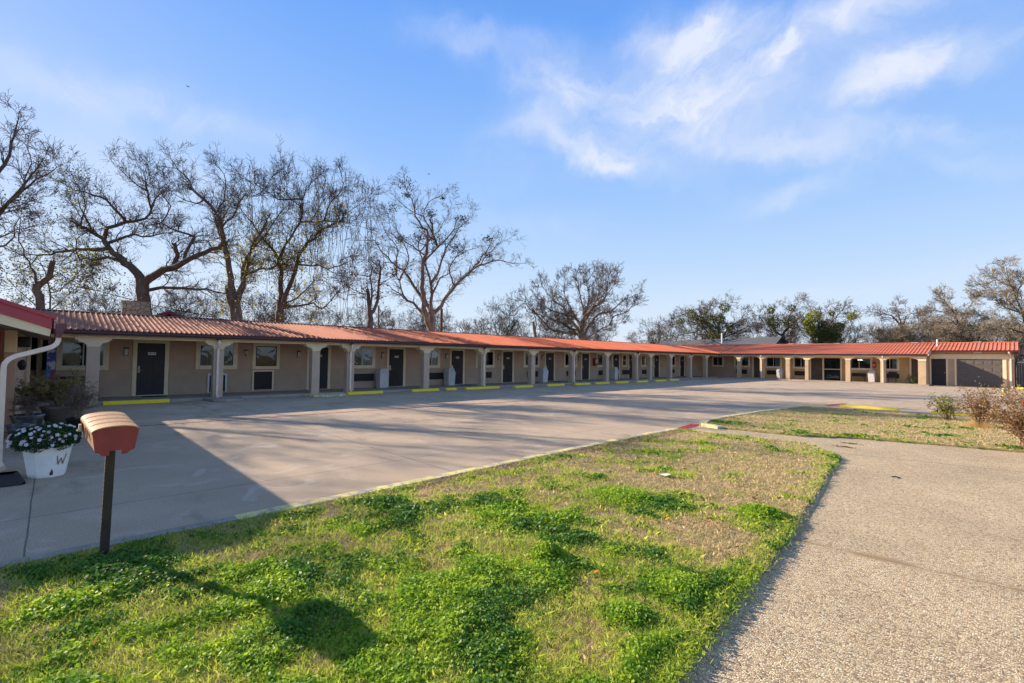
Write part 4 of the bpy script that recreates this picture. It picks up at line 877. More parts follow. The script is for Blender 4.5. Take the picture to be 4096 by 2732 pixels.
def traced(name, label, depth, trunk_r, limbs, par, seed, bm=bark, tm=twig, every=.4, ln=1.36, spread=.13, ground=None, cat='tree', group=None):
    T_ = Tree(seed); x, y = limbs[0][0][0]
    base = p3(x, y, depth); base[2] = 0
    t = thing(name, tuple(base), label, cat, group); cen = p3(x, y - 150, depth)
    for li, (pts, r0, r1) in enumerate(limbs):
        k = T_.r.uniform(-1, 1) * spread if li else .02; Q = []; d0 = None
        acc = 0
        for i, (px, py) in enumerate(pts):
            if i: acc += math.hypot(px - pts[i - 1][0], py - pts[i - 1][1])
            off = acc / 1921 * depth * k * 4
            off = max(-5, min(5, off)); Q.append(p3(px, py, depth + off))
        if li == 0: Q = [np.array([Q[0][0], Q[0][1], -.1])] + Q
        # the start of a limb sits inside the wood it springs from
        if li:
            best = min(((np.linalg.norm(np.array(P_) - Q[0]), tuple(P_)) for o_, _ in T_.big for P_ in o_), key=lambda z: z[0])
            if best[0] < 2.5: Q[0] = np.array(best[1])
        line = T_.curve(Q, r0 * trunk_r * (1 if not li else .85), r1 * trunk_r * .8, wob=.04)
        if li == 0: T_.clothe((line[0][len(line[0]) // 2:], line[1][len(line[0]) // 2:]), par, every * 1.5, .2, ln, cen)
        else: T_.clothe(line, par, every * .62, .12, ln * .85, cen)
    T_.build(t, bm, tm); return t, T_
def c1(l): return [(x / 1.7418, 400 + y / 1.7418) for x, y in l]
def c2(l): return [(900 + x / 1.8085, 600 + y / 1.8085) for x, y in l]
def c3(l): return [(2000 + x / 1.959, 1000 + y / 1.959) for x, y in l]
def c4(l): return [(3000 + x / 2.145, 1000 + y / 2.145) for x, y in l]
def scat(T_, t, n, size, m, near=None, seed=0, tips=True, name='leaves', jit=.25):
    r = np.random.default_rng(seed); P = np.array(T_.tips)
    if near is not None: P = P[near(P)]
    if not len(P): return
    c = P[r.integers(0, len(P), n)] + r.normal(size=(n, 3)) * jit
    fast(name, leaves(c, r.uniform(.6, 1.2, n) * size, .1, .8, r=r), 4, m, t)
# big spreading oak behind the left end
t, T_ = traced('bare_tree', 'big spreading bare tree with a thick dark trunk behind the stone chimney', 25, .36, [
    (c1([(1010, 1490), (1000, 1330), (985, 1250)]), 1.15, .95),
    (c1([(985, 1250), (900, 1160), (850, 1110), (790, 1060), (740, 1000), (715, 960), (640, 920), (560, 880)]), .75, .2),
    (c1([(715, 965), (760, 900), (870, 860), (1010, 825), (1055, 760), (1080, 690), (1150, 640)]), .40, .08),
    (c1([(740, 1060), (640, 1045), (540, 1040), (400, 1065), (280, 1085), (200, 1160)]), .38, .07),
    (c1([(870, 1140), (760, 1100), (640, 1120), (560, 1105), (460, 1140)]), .34, .06),
    (c1([(1010, 1260), (1100, 1200), (1230, 1145), (1380, 1080), (1520, 1025), (1560, 960), (1545, 870)]), .72, .16),
    (c1([(1230, 1145), (1225, 1080), (1218, 1000)]), .40, .30),
    (c1([(1040, 1340), (1200, 1305), (1380, 1310), (1500, 1330), (1640, 1370)]), .36, .1),
    (c1([(885, 855), (820, 780), (740, 700), (640, 660), (520, 620), (430, 575)]), .28, .05),
    (c1([(1080, 690), (1020, 640), (950, 590), (880, 520), (800, 455)]), .2, .04),
    (c1([(1040, 640), (1010, 560), (1015, 480)]), .15, .04),
    (c1([(1400, 1070), (1340, 960), (1250, 920), (1120, 870), (1000, 880)]), .32, .06),
    (c1([(600, 800), (590, 700), (540, 600), (500, 520)]), .14, .04),
    (c1([(640, 920), (600, 820), (560, 740), (540, 660)]), .2, .05),
    (c1([(760, 1000), (880, 950), (1050, 945), (1200, 920)]), .28, .05),
    (c1([(480, 1040), (520, 980), (590, 930)]), .12, .05),
    (c1([(1150, 820), (1180, 740), (1100, 620), (1180, 580)]), .12, .04)],
    dict(PAR), 11, every=.38, ln=1.30)
scat(T_, t, 900, .045, leaf_g, lambda P: P[:, 1] < 1.5, 1); scat(T_, t, 140, .05, leaf_y, lambda P: (P[:, 1] < 2.0), 2)
# left edge tree
t, T_ = traced('bare_tree', 'tall bare tree cut off by the left edge of the view', 20, .3, [
    ([(-160, 1250), (-150, 1000), (-110, 860)], 1.0, .7),
    ([(-150, 1000), (-80, 900), (0, 850), (70, 770), (130, 700), (170, 640)], .5, .07),
    ([(-110, 860), (-40, 720), (20, 660), (45, 580), (60, 500), (75, 460)], .5, .05),
    ([(70, 770), (150, 720), (210, 690), (250, 660)], .2, .04),
    ([(-80, 900), (40, 810), (90, 760), (120, 650), (110, 590)], .25, .04),
    ([(-150, 1050), (-20, 960), (60, 930), (150, 900)], .25, .04),
    ([(0, 830), (80, 820), (160, 790)], .12, .03),
    ([(-60, 1000), (20, 980), (60, 900), (80, 870)], .2, .04)], dict(PAR), 12, every=.62, ln=1.05)
# tall forked stub and thin trees at far left
t, T_ = traced('tree_stump', 'sawn off trunk with a leaning fork above the office roof', 22, .22, [
    (c1([(265, 1460), (262, 1330), (255, 1290)]), 1.0, .85), (c1([(262, 1310), (320, 1260), (360, 1180), (368, 1125)]), .75, .6),
    (c1([(255, 1290), (240, 1200), (200, 1130), (150, 1040), (130, 930), (145, 820)]), .3, .06)], dict(PAR, p=.5), 13, every=.6, ln=0.74)
scat(T_, t, 700, .045, leaf_g, None, 3, jit=.5)
t, T_ = traced('young_tree', 'thin leafy young trunk between the office roof and the chimney', 23, .07, [
    (c1([(350, 1470), (345, 1340), (330, 1240), (290, 1150)]), 1.0, .4), (c1([(350, 1340), (470, 1290), (560, 1180), (620, 1120)]), .5, .15), (c1([(560, 1470), (550, 1300), (600, 1180)]), .5, .15),
    (c1([(700, 1480), (680, 1330), (640, 1220)]), .5, .15), (c1([(120, 1440), (100, 1300), (40, 1200)]), .5, .15)], dict(PAR), 14, every=.4, ln=0.87)
scat(T_, t, 1800, .05, leaf_g, None, 4, jit=.4); scat(T_, t, 300, .05, leaf_y, None, 44, jit=.4)
# vine hung pair left of centre
t, T_ = traced('vine_hung_tree', 'tall tangled tree of pale leaning trunks with yellow vine leaves', 29, .36, [
    (c1([(1650, 1540), (1625, 1400), (1600, 1300)]), 1.3, 1.0),
    (c1([(1610, 1340), (1600, 1180), (1560, 1000), (1540, 850), (1480, 740), (1360, 640), (1320, 570), (1250, 480), (1200, 425)]), .7, .05),
    (c1([(1650, 1450), (1690, 1300), (1700, 1150), (1740, 1060), (1800, 960), (1850, 870)]), .6, .2),
    (c2([(60, 1100), (150, 900), (190, 740), (250, 660), (340, 540), (420, 430)]), .4, .1),
    (c1([(1560, 1000), (1500, 830), (1560, 700), (1570, 560), (1510, 450)]), .3, .05),
    (c2([(150, 930), (260, 870), (370, 840), (450, 800)]), .3, .08),
    (c1([(1545, 870), (1640, 780), (1680, 690), (1800, 650), (1880, 560)]), .25, .05),
    (c1([(1480, 740), (1380, 720), (1270, 690), (1200, 640)]), .2, .04)], dict(PAR, p=.8), 15, bm=bark2, every=.33, ln=1.30)
scat(T_, t, 2600, .055, leaf_y, lambda P: (P[:, 2] < 9), 5, jit=.35)
t, T_ = traced('vine_hung_tree', 'dark forked tree thick with hanging vines and yellow green leaves', 29, .27, [
    (c2([(395, 1240), (395, 1150), (410, 1080)]), 1.3, .95),
    (c2([(405, 1100), (400, 950), (395, 840), (360, 740), (290, 650), (200, 540), (110, 420)]), .7, .06),
    (c2([(400, 1190), (440, 1060), (500, 880), (560, 720), (640, 640), (700, 570), (800, 530), (870, 470), (1000, 375)]), .7, .05),
    (c2([(510, 720), (540, 520), (545, 420), (460, 330), (415, 250), (440, 170)]), .35, .05),
    (c2([(440, 1150), (540, 1130), (640, 1110), (700, 1150), (760, 1090), (850, 1000), (900, 960)]), .35, .07),
    (c2([(560, 820), (680, 840), (800, 860), (860, 820), (940, 790)]), .3, .06),
    (c2([(700, 570), (840, 520), (920, 540), (1000, 560)]), .25, .04),
    (c2([(545, 420), (580, 300), (650, 210)]), .25, .04), (c2([(700, 480), (760, 380), (840, 300), (850, 200)]), .25, .04),
    (c2([(640, 640), (620, 520), (680, 420), (740, 330)]), .25, .04), (c2([(450, 450), (380, 350), (250, 260), (160, 220)]), .25, .04),
    (c2([(440, 1160), (560, 1040), (640, 950), (730, 955)]), .25, .08)], dict(PAR, p=.85), 16, every=.3, ln=1.36)
scat(T_, t, 2600, .055, leaf_y, lambda P: (P[:, 2] < 10) & (P[:, 1] < 12), 6, jit=.35)
vines = MB(); r = np.random.default_rng(9)
for i in range(260):
    q = np.array(T_.tips[r.integers(0, len(T_.tips))]); 
    if q[2] < 6: continue
    l = r.uniform(1, 3.5); vines.tube([q, q + (r.normal() * .2, r.normal() * .2, -l * .5), q + (r.normal() * .3, r.normal() * .3, -l)], [.012, .012, .008], 3, False)
vines.build('vines', twig, t)
# brown broken tree
t, T_ = traced('broken_tree', 'broken reddish tree with a jagged stub and few orange leaves', 30, .2, [
    (c2([(1045, 1290), (1055, 1220), (1050, 1160)]), 1.3, 1.0), (c2([(1050, 1180), (1035, 1100), (1030, 1005)]), .8, .6),
    (c2([(1070, 1200), (1100, 1100), (1110, 980), (1130, 870), (1120, 830)]), .7, .25), (c2([(1065, 1130), (1062, 1000), (1055, 850), (1040, 760)]), .5, .1),
    (c2([(1055, 950), (960, 900), (930, 840)]), .25, .06), (c2([(1000, 1060), (880, 980), (840, 900)]), .2, .06), (c2([(1110, 980), (1190, 930), (1280, 880)]), .2, .06)], dict(PAR), 17, every=.5, ln=0.93)
scat(T_, t, 420, .07, leaf_br, None, 7, jit=.3)
# tall elm in the centre
t, T_ = traced('bare_tree', 'tall vase shaped bare tree with dark leaf tufts rising behind the middle of the roof', 37, .36, [
    (c2([(1495, 1330), (1500, 1250), (1490, 1150)]), 1.1, .8),
    (c2([(1450, 1330), (1450, 1200), (1440, 1100), (1425, 900), (1440, 800), (1462, 700), (1470, 600), (1430, 560), (1380, 470), (1370, 380), (1330, 330), (1300, 250)]), .8, .04),
    (c2([(1500, 1180), (1495, 1050), (1490, 970), (1460, 860), (1410, 760), (1405, 660)]), .55, .10),
    (c2([(1480, 1160), (1430, 1080), (1400, 1030), (1310, 900), (1230, 830), (1130, 730), (1080, 660), (960, 650)]), .55, .05),
    (c2([(1440, 1210), (1330, 1090), (1270, 1010), (1240, 900), (1130, 900)]), .45, .06),
    (c2([(1510, 1210), (1560, 1130), (1640, 1000), (1760, 880), (1860, 780), (1910, 700), (1930, 640)]), .6, .08),
    (c2([(1590, 1070), (1700, 950), (1800, 860), (1960, 800), (2080, 820), (2170, 820)]), .45, .04),
    (c2([(1505, 980), (1540, 890), (1600, 710), (1690, 570)]), .4, .08),
    (c2([(1515, 1060), (1560, 930), (1640, 880)]), .3, .1),
    (c2([(1470, 780), (1530, 710), (1600, 650), (1660, 580), (1740, 530), (1780, 460)]), .3, .04),
    (c2([(1470, 600), (1480, 500)]), .3, .22), (c2([(1440, 600), (1440, 480), (1470, 380), (1550, 340), (1600, 300)]), .2, .03),
    (c2([(1240, 840), (1240, 700), (1160, 600), (1120, 500)]), .25, .04), (c2([(1310, 900), (1330, 780), (1290, 680), (1210, 600), (1180, 480)]), .25, .04),
    (c2([(1640, 1000), (1620, 860), (1720, 740), (1850, 700)]), .25, .04), (c2([(1860, 780), (1960, 690), (2060, 640)]), .2, .04),
    (c2([(1380, 470), (1290, 400), (1240, 340)]), .15, .03), (c2([(1410, 760), (1290, 640), (1230, 540), (1150, 450)]), .22, .03),
    (c2([(1450, 700), (1560, 560), (1640, 400)]), .2, .03), (c2([(1320, 1060), (1180, 980), (1120, 960)]), .2, .05)],
    dict(PAR, up=.03, p=.6), 18, bm=bark2, every=.42, ln=1.18)
r = np.random.default_rng(3); tp = np.array(T_.tips)
tf = []
for px, py, s in ((1300, 250, .5), (1210, 420, .3), (1320, 330, .2), (1480, 460, .3), (1650, 700, .5), (1520, 650, .4), (1400, 640, .3), (1710, 500, .3), (1905, 770, .3), (1575, 350, .12), (1270, 640, .25), (1900, 640, .25), (1700, 730, .4)):
    q = p3(900 + px / 1.8085, 600 + py / 1.8085, 37); tf.append(q + r.normal(size=(int(420 * s), 3)) * (s * .8, s * .8, s * .6))
tf = np.concatenate(tf); fast('leaves', leaves(tf, np.full(len(tf), .075), .1, .5), 4, leaf_d, t)
# round crowned tree
t, T_ = traced('bare_tree', 'broad round crowned bare tree behind the roof right of centre', 58, .5, [
    (c3([(655, 740), (652, 700), (650, 670)]), 1.3, 1.1),
    (c3([(645, 710), (600, 600), (540, 540), (500, 450), (420, 400), (340, 290)]), .6, .05),
    (c3([(652, 690), (640, 570), (690, 490), (760, 430), (820, 380), (850, 220)]), .6, .05),
    (c3([(665, 710), (690, 600), (780, 500), (870, 480), (960, 400), (1070, 350)]), .6, .05),
    (c3([(635, 700), (570, 630), (480, 570), (400, 540), (290, 500)]), .4, .05),
    (c3([(500, 710), (440, 640), (370, 590), (300, 520), (220, 450), (200, 370)]), .5, .06),
    (c3([(652, 640), (655, 480), (620, 330), (600, 200)]), .5, .05),
    (c3([(700, 715), (760, 640), (850, 590), (930, 575)]), .4, .06),
    (c3([(610, 620), (560, 470), (500, 320), (520, 215)]), .4, .05),
    (c3([(690, 500), (700, 380), (680, 260), (720, 190)]), .4, .05), (c3([(760, 430), (840, 340), (900, 260)]), .3, .05),
    (c3([(540, 540), (430, 480), (330, 430), (290, 370)]), .3, .05), (c3([(820, 500), (900, 510), (980, 490), (1040, 430)]), .3, .05),
    (c3([(650, 560), (740, 420), (780, 300), (790, 200)]), .35, .05), (c3([(620, 640), (520, 600), (440, 520), (380, 460)]), .3, .05)],
    dict(PAR, rmin=.013, up=.1), 19, bm=bark2, tm=twig, every=.55, ln=1.98, spread=.2)
t, T_ = traced('broken_tree', 'thin broken snag beside the round crowned tree', 56, .3, [(c3([(280, 700), (268, 620), (262, 560)]), 1.0, .6), (c3([(272, 640), (282, 580), (280, 525)]), .3, .25)], dict(PAR, p=.3), 20, every=3, ln=0.37)
tag(MB().lathe([(.55, 0), (.5, 3.0), (.42, 3.25), (.1, 3.3)], tuple(p3(2195, 1350, 57))[:2], 10).build('tree_stump', bark, smooth=True), 'short sawn stump poking above the roof ridge', 'tree stump')
# trees behind the short wing
def mistle(t, l, depth, s=.5, m=leaf_g, seed=0, n=500):
    r = np.random.default_rng(seed); out = []
    for x, y, k in l:
        q = p3(x, y, depth); v = r.normal(size=(int(n * k * k) + 60, 3)); v /= np.linalg.norm(v, axis=1)[:, None]; v *= r.uniform(.3, 1, (len(v), 1)) ** .5; out.append(q + v * s * k)
    c = np.concatenate(out); fast('mistletoe', leaves(c, np.full(len(c), .10), .1, .8, r=r), 4, m, t)
rP = dict(PAR, rmin=.013)
t, T_ = traced('mistletoe_tree', 'rounded tree with mistletoe clumps behind the grey shingled house', 72, .4, [
    (c3([(1725, 760), (1722, 700), (1720, 640)]), 1.0, .8), (c3([(1720, 700), (1715, 600), (1745, 480), (1790, 420)]), .6, .06),
    (c3([(1600, 760), (1620, 640), (1590, 600), (1500, 560), (1390, 560)]), .6, .05), (c3([(1710, 720), (1620, 570), (1500, 490), (1400, 520)]), .5, .05),
    (c3([(1740, 720), (1800, 600), (1870, 560), (1940, 480)]), .5, .05), (c3([(1720, 640), (1650, 500), (1700, 430)]), .4, .05), (c3([(1600, 620), (1560, 500), (1620, 450)]), .3, .05),
    (c3([(1760, 700), (1860, 640), (1940, 600)]), .4, .05), (c3([(1600, 700), (1480, 640), (1380, 600)]), .3, .05)], rP, 21, every=.55, ln=1.98, spread=.2)
mistle(t, [(x, y, k) for (x, y), k in zip(c3([(1690, 640), (1500, 500), (1600, 480), (1760, 450), (1640, 560), (1720, 540), (1800, 600), (1420, 560), (1570, 560)]), (1.3, .9, .8, .9, 1.1, 1, .8, .7, .9))], 71, .9, seed=1, n=300)
t, T_ = traced('mistletoe_tree', 'slender forked tree with green mistletoe right of the grey roof gable', 70, .36, [
    (c4([(290, 820), (285, 760), (275, 720)]), 1.0, .8), (c4([(275, 740), (220, 700), (200, 620), (190, 540), (230, 490)]), .6, .05),
    (c4([(285, 740), (320, 660), (340, 560), (400, 470), (420, 440)]), .6, .05), (c4([(300, 700), (380, 620), (450, 560), (490, 480)]), .4, .05), (c4([(210, 660), (130, 600), (90, 560)]), .3, .05),
    (c4([(250, 800), (170, 700), (60, 650)]), .3, .05)], rP, 22, every=.5, ln=1.74, spread=.2)
mistle(t, [(x, y, k) for (x, y), k in zip(c4([(205, 620), (340, 610), (355, 500), (180, 520)]), (1.2, 1.1, .7, .6))], 69, .9, seed=2, n=300)
t, T_ = traced('mistletoe_tree', 'tree hung with bright yellow green mistletoe balls behind the short wing', 68, .36, [
    (c4([(605, 820), (600, 740), (590, 660)]), 1.0, .6), (c4([(600, 760), (520, 680), (500, 600), (540, 560)]), .5, .05), (c4([(600, 740), (680, 640), (750, 560), (820, 480)]), .5, .05),
    (c4([(595, 680), (580, 600), (620, 540), (700, 520)]), .4, .05), (c4([(640, 800), (760, 680), (860, 580), (900, 560)]), .4, .05), (c4([(600, 700), (700, 700), (780, 650)]), .3, .05)], rP, 23, every=.5, ln=1.61, spread=.2)
ly = mat('mistletoe_yellow', (.40, .38, .03), (.22, .24, .02), 3, .7, trans=.4)
mistle(t, [(x, y, k) for (x, y), k in zip(c4([(545, 572), (480, 620), (510, 650), (875, 570), (705, 545), (525, 700)]), (1.1, .7, .8, .7, .5, .8))], 67, .85, ly, 3, 420)
mistle(t, [(x, y, k) for (x, y), k in zip(c4([(600, 700), (690, 720), (580, 760), (660, 770), (740, 760), (620, 640), (760, 660)]), (1.2, 1.3, 1.0, 1.2, 1, .7, .8))], 67, .9, leaf_g, 4, 420)
t, T_ = traced('bare_tree', 'leaning bare tree with ivy at its foot left of the white vent pipe', 70, .34, [
    (c4([(1380, 820), (1360, 760), (1330, 690)]), 1.0, .7), (c4([(1335, 700), (1270, 620), (1200, 560), (1090, 545)]), .6, .05), (c4([(1340, 700), (1290, 600), (1260, 520), (1280, 470)]), .5, .05),
    (c4([(1350, 740), (1430, 640), (1470, 560)]), .4, .05), (c4([(1300, 650), (1350, 560), (1460, 540)]), .4, .05), (c4([(1370, 790), (1500, 740), (1570, 670)]), .4, .05), (c4([(1360, 760), (1240, 740), (1160, 730)]), .4, .05)], rP, 24, every=.5, ln=1.61, spread=.2)
mistle(t, [(x, y, k) for (x, y), k in zip(c4([(1330, 770), (1210, 780), (1300, 740), (1110, 700)]), (1.3, .8, 1, .5))], 69, .9, leaf_g, 5, 420)
t, T_ = traced('bare_tree', 'wide pale bare tree behind the garage roof', 62, .34, [
    (c4([(1830, 830), (1810, 760), (1790, 680)]), 1.0, .7), (c4([(1800, 720), (1760, 600), (1730, 560), (1600, 520), (1510, 530)]), .5, .05), (c4([(1790, 690), (1760, 560), (1680, 460), (1630, 400)]), .5, .05),
    (c4([(1795, 700), (1820, 580), (1880, 480), (1930, 420)]), .5, .05), (c4([(1810, 740), (1700, 700), (1620, 640)]), .4, .05), (c4([(1815, 760), (1900, 680), (1990, 650)]), .4, .05), (c4([(1790, 660), (1720, 620), (1560, 620)]), .3, .05)],
    dict(rP, p=.85), 25, bm=bark2, tm=twig2, every=.32, ln=1.61, spread=.25)
t, T_ = traced('bare_tree', 'tallest bare tree at the right edge, its crown leaning left', 56, .36, [
    (c4([(2420, 900), (2400, 760), (2370, 640)]), 1.0, .7), (c4([(2380, 680), (2330, 520), (2270, 380), (2220, 260), (2200, 140)]), .6, .05), (c4([(2350, 560), (2250, 480), (2170, 380), (2060, 330), (1960, 310)]), .45, .04),
    (c4([(2340, 540), (2200, 500), (2100, 420), (2000, 400)]), .4, .04), (c4([(2270, 400), (2320, 300), (2340, 240)]), .3, .04), (c4([(2380, 680), (2200, 600), (2100, 600), (2000, 560)]), .4, .04),
    (c4([(2400, 760), (2250, 680), (2120, 680), (2020, 700)]), .4, .04), (c4([(2230, 300), (2120, 250), (2060, 220)]), .3, .04)],
    dict(rP, p=.85), 26, bm=bark2, tm=twig2, every=.30, ln=1.49, spread=.25)
# big trees just beyond the left edge, whose shadows reach the lot
for q, (x, y, h) in enumerate(((-34, -8.0, 11.5), (-31, -14.5, 12))):
    T_ = Tree(60 + q); t = thing('bare_tree', (x, y, 0), ('tall bare tree standing outside the left edge beside the long wing', 'bare tree farther out beyond the office, outside the view', 'tall bare tree well behind the left end of the long wing')[q], 'tree')
    for k in range(6):
        a = k * 1.05 + q; P = [np.array([x, y, -.1]), np.array([x + math.cos(a) * .3, y + math.sin(a) * .3, h * .25]), np.array([x + math.cos(a) * 1.8, y + math.sin(a) * 1.8, h * .55]), np.array([x + math.cos(a) * 3.4, y + math.sin(a) * 3.4, h * .9])]
        line = T_.curve(P, .26, .05, wob=.06); T_.clothe(line, dict(PAR, rmin=.008), .3, .3, 2.6)
    T_.build(t, bark, twig)
# background woods: a few kinds, copied
protos = []
for s_, (h, bmm, tmm) in enumerate(((7.2, bark, twig), (6.4, bark2, twig2), (7.8, bark2, twig), (6.0, bark, twig2))):
    T_ = Tree(40 + s_); t = thing('background_tree', (0, 0, 0), 'x', 'tree'); par = dict(n=[6, 4, 3], k=[2, 2, 0], p=.8, wig=.2, up=.07, rmin=.012)
    for q in range(3 + s_ % 2):
        a = q * 2.1 + s_; P = [np.array([.0, 0, -.1]), np.array([math.cos(a) * .3, math.sin(a) * .3, h * .3]), np.array([math.cos(a) * 1.1, math.sin(a) * 1.1, h * .6]), np.array([math.cos(a) * 2.0, math.sin(a) * 2.0, h * .88])]
        line = T_.curve(P, .17, .03, wob=.05); T_.clothe(line, par, .26, .2, 2.1)
    T_.build(t, bmm, tmm); protos.append(t)
LBL = {0: 'bare grey brown tree of the far woods behind the motel roof', 1: 'bare straw coloured tree of the woods behind the garage'}
def place(pr, x, y, s, rz, k, first=[]):
    kids = [c for c in bpy.data.objects if c.parent == pr]
    if pr in first: o = pr.copy(); C.objects.link(o); new = True
    else: o = pr; first.append(pr); new = False
    o.location = (x, y, -.1); o.scale = (s, s, s * random.uniform(.9, 1.1)); o.rotation_euler = (0, 0, rz); o['label'] = LBL[k]; o['group'] = 'bare trees of the woods' if k == 0 else 'straw coloured trees behind the garage'; o['category'] = 'tree'
    if new:
        for c in kids: d = c.copy(); C.objects.link(d); d.parent = o
R2 = random.Random(5)
spots = []
for i in range(20): px = 620 + i * 95 + R2.uniform(-30, 30); q = p3(px, 1400, R2.uniform(44, 66) + i * 1.3); spots.append((q[0], q[1], R2.uniform(.75, 1.05) * (1.0 + i * .012), 0))
for i in range(15): px = 2540 + i * 80 + R2.uniform(-30, 30); q = p3(px, 1400, R2.uniform(84, 96)); spots.append((q[0], q[1], R2.uniform(.9, 1.2), 0))
for i in range(5): px = 0 + i * 110; q = p3(px, 1400, R2.uniform(34, 44)); spots.append((q[0], q[1], R2.uniform(.55, .8), 0))
for i in range(12): px = 3560 + i * 62 + R2.uniform(-20, 20); q = p3(px, 1400, R2.uniform(60, 68)); spots.append((q[0], q[1], R2.uniform(.80, 1.0) + max(0, i - 6) * .03, 1))
for i, (x, y, s, k) in enumerate(spots):
    pr = protos[[0, 2][i % 2]] if k == 0 else protos[[1, 3][i % 2]]
    place(pr, x, y, s, R2.uniform(0, 6), k)
# things behind the roofs
ch = thing('red_gabled_house', (-31, 4.2, 0), 'red gabled roof and rubble stone chimney showing behind the left roof', 'house')
rubble = mat('rubble_stone', (.40, .31, .20), (.28, .22, .14), 2.2, .95, .5, 14)
rt = rubble.node_tree; rv = N(rt, 'ShaderNodeTexVoronoi', ins={'Scale': 5.0}); rv.feature = 'DISTANCE_TO_EDGE'; rg = rt.nodes.new('ShaderNodeNewGeometry'); L(rt, rg.outputs['Position'], rv.inputs['Vector'])
rr_ = N(rt, 'ShaderNodeMapRange', ins={'From Min': .02, 'From Max': .07}); L(rt, rv.outputs['Distance'], rr_.inputs['Value'])
rp_ = rt.nodes['Principled BSDF']; rm_ = rt.nodes.new('ShaderNodeMixRGB'); rm_.inputs[1].default_value = (.07, .055, .04, 1); L(rt, rp_.inputs['Base Color'].links[0].from_socket, rm_.inputs[2]); L(rt, rr_.outputs[0], rm_.inputs[0]); L(rt, rm_.outputs[0], rp_.inputs['Base Color'])
MB().box(-29.6, -28.9, 2.3, 3.38, 0, 4.2).build('chimney', rubble, ch, bevel=.04)
MB().box(-38, -29.8, 3.2, 5.3, 0, 3.4).build('wall', mat('house_dark', (.07, .03, .03)), ch)
MB().prism([(3.35, 3.5), (4.12, 3.88), (5.05, 3.5), (5.05, 3.44), (4.12, 3.80), (3.35, 3.44)], 'x', -38, -29.0).build('roof', shingle, ch)
MB().prism([(3.38, 3.43), (4.12, 3.79), (5.02, 3.43), (4.9, 3.38), (4.12, 3.68), (3.5, 3.38)], 'x', -29.2, -29.02).build('fascia', mat('fascia_dark_red', (.22, .03, .04)), ch)
hs_ = thing('grey_roofed_house', (-30, 68, 0), 'house with grey shingle roof and dark gable behind the corner of the motel', 'house')
MB().box(-37.5, -21.6, 66, 74, 0, 3.2).build('wall', mat('house_siding', (.16, .15, .15)), hs_)
MB().add([(-38.6, 65.4, 3.05), (-21.3, 65.4, 3.05), (-21.3, 70, 5.05), (-38.6, 70, 4.7)], [(0, 1, 2, 3)]).add([(-38.6, 70, 4.7), (-21.3, 70, 5.05), (-21.3, 74.6, 3.05), (-38.6, 74.6, 3.05)], [(0, 1, 2, 3)]).build('roof', shingle, hs_)
MB().prism([(66, 3.1), (70, 4.85), (74, 3.1)], 'x', -21.7, -21.6).build('gable', mat('gable_dark', (.05, .05, .055)), hs_)
MB().tube([(-28.4, 68, 4), (-28.4, 68, 5.6)], .12, 8).build('vent_pipe', white_m, hs_)
cb = MB().tube([tuple(p3(-60, 955, 21)), tuple(p3(150, 1050, 22)), tuple(p3(340, 1150, 23.5)), tuple(p3(600, 1218, 25)), tuple(p3(930, 1284, 26.5)), tuple(p3(1080, 1310, 27))], .018, 6)
tag(cb.build('power_cable', black_m), 'black service cable sloping down to the left roof ridge', 'cable')
q = p3(1765, 1300, 38)
tag(MB().tube([(q[0], q[1], 0), (q[0], q[1], 5.55)], .11, 8).build('utility_pole', mat('pole_red_brown', (.15, .07, .05)), smooth=True), 'rusty brown pole beside the tall central tree', 'pole')
q = p3(1513, 1300, 34)
tag(MB().tube([(q[0], q[1], 0), (q[0], q[1], 5.3)], .07, 8).build('utility_pole', bark2, smooth=True), 'thin pale pole beside the broken reddish tree', 'pole')
cb = MB().tube([(.2, 51, 2.45), (3, 50, 2.2), (8, 48, 2.6)], .03, 6); tag(cb.build('power_cable', black_m), 'black cable leaving the meter box at the right edge', 'cable')
# birds
for (px, py, d, lb) in ((752, 347, 40, 'tiny dark bird high in the sky at the left'), (1717, 697, 45, 'dark bird gliding above the tall central tree')):
    q = Vector(p3(px, py, d)); m = MB(); s = .2
    m.add([q + Vector(v) * s for v in ((-.5, 0, 0), (.5, 0, 0), (0, .12, .05), (0, -.12, .05), (0, 1.1, .35), (0, -1.1, .30), (-.25, .5, .25), (-.25, -.5, .25))], [(0, 1, 2), (0, 3, 1), (2, 6, 4), (1, 2, 4), (3, 5, 7), (1, 5, 3), (0, 2, 6), (0, 7, 3)])
    tag(m.build('bird', black_m), lb, 'bird')
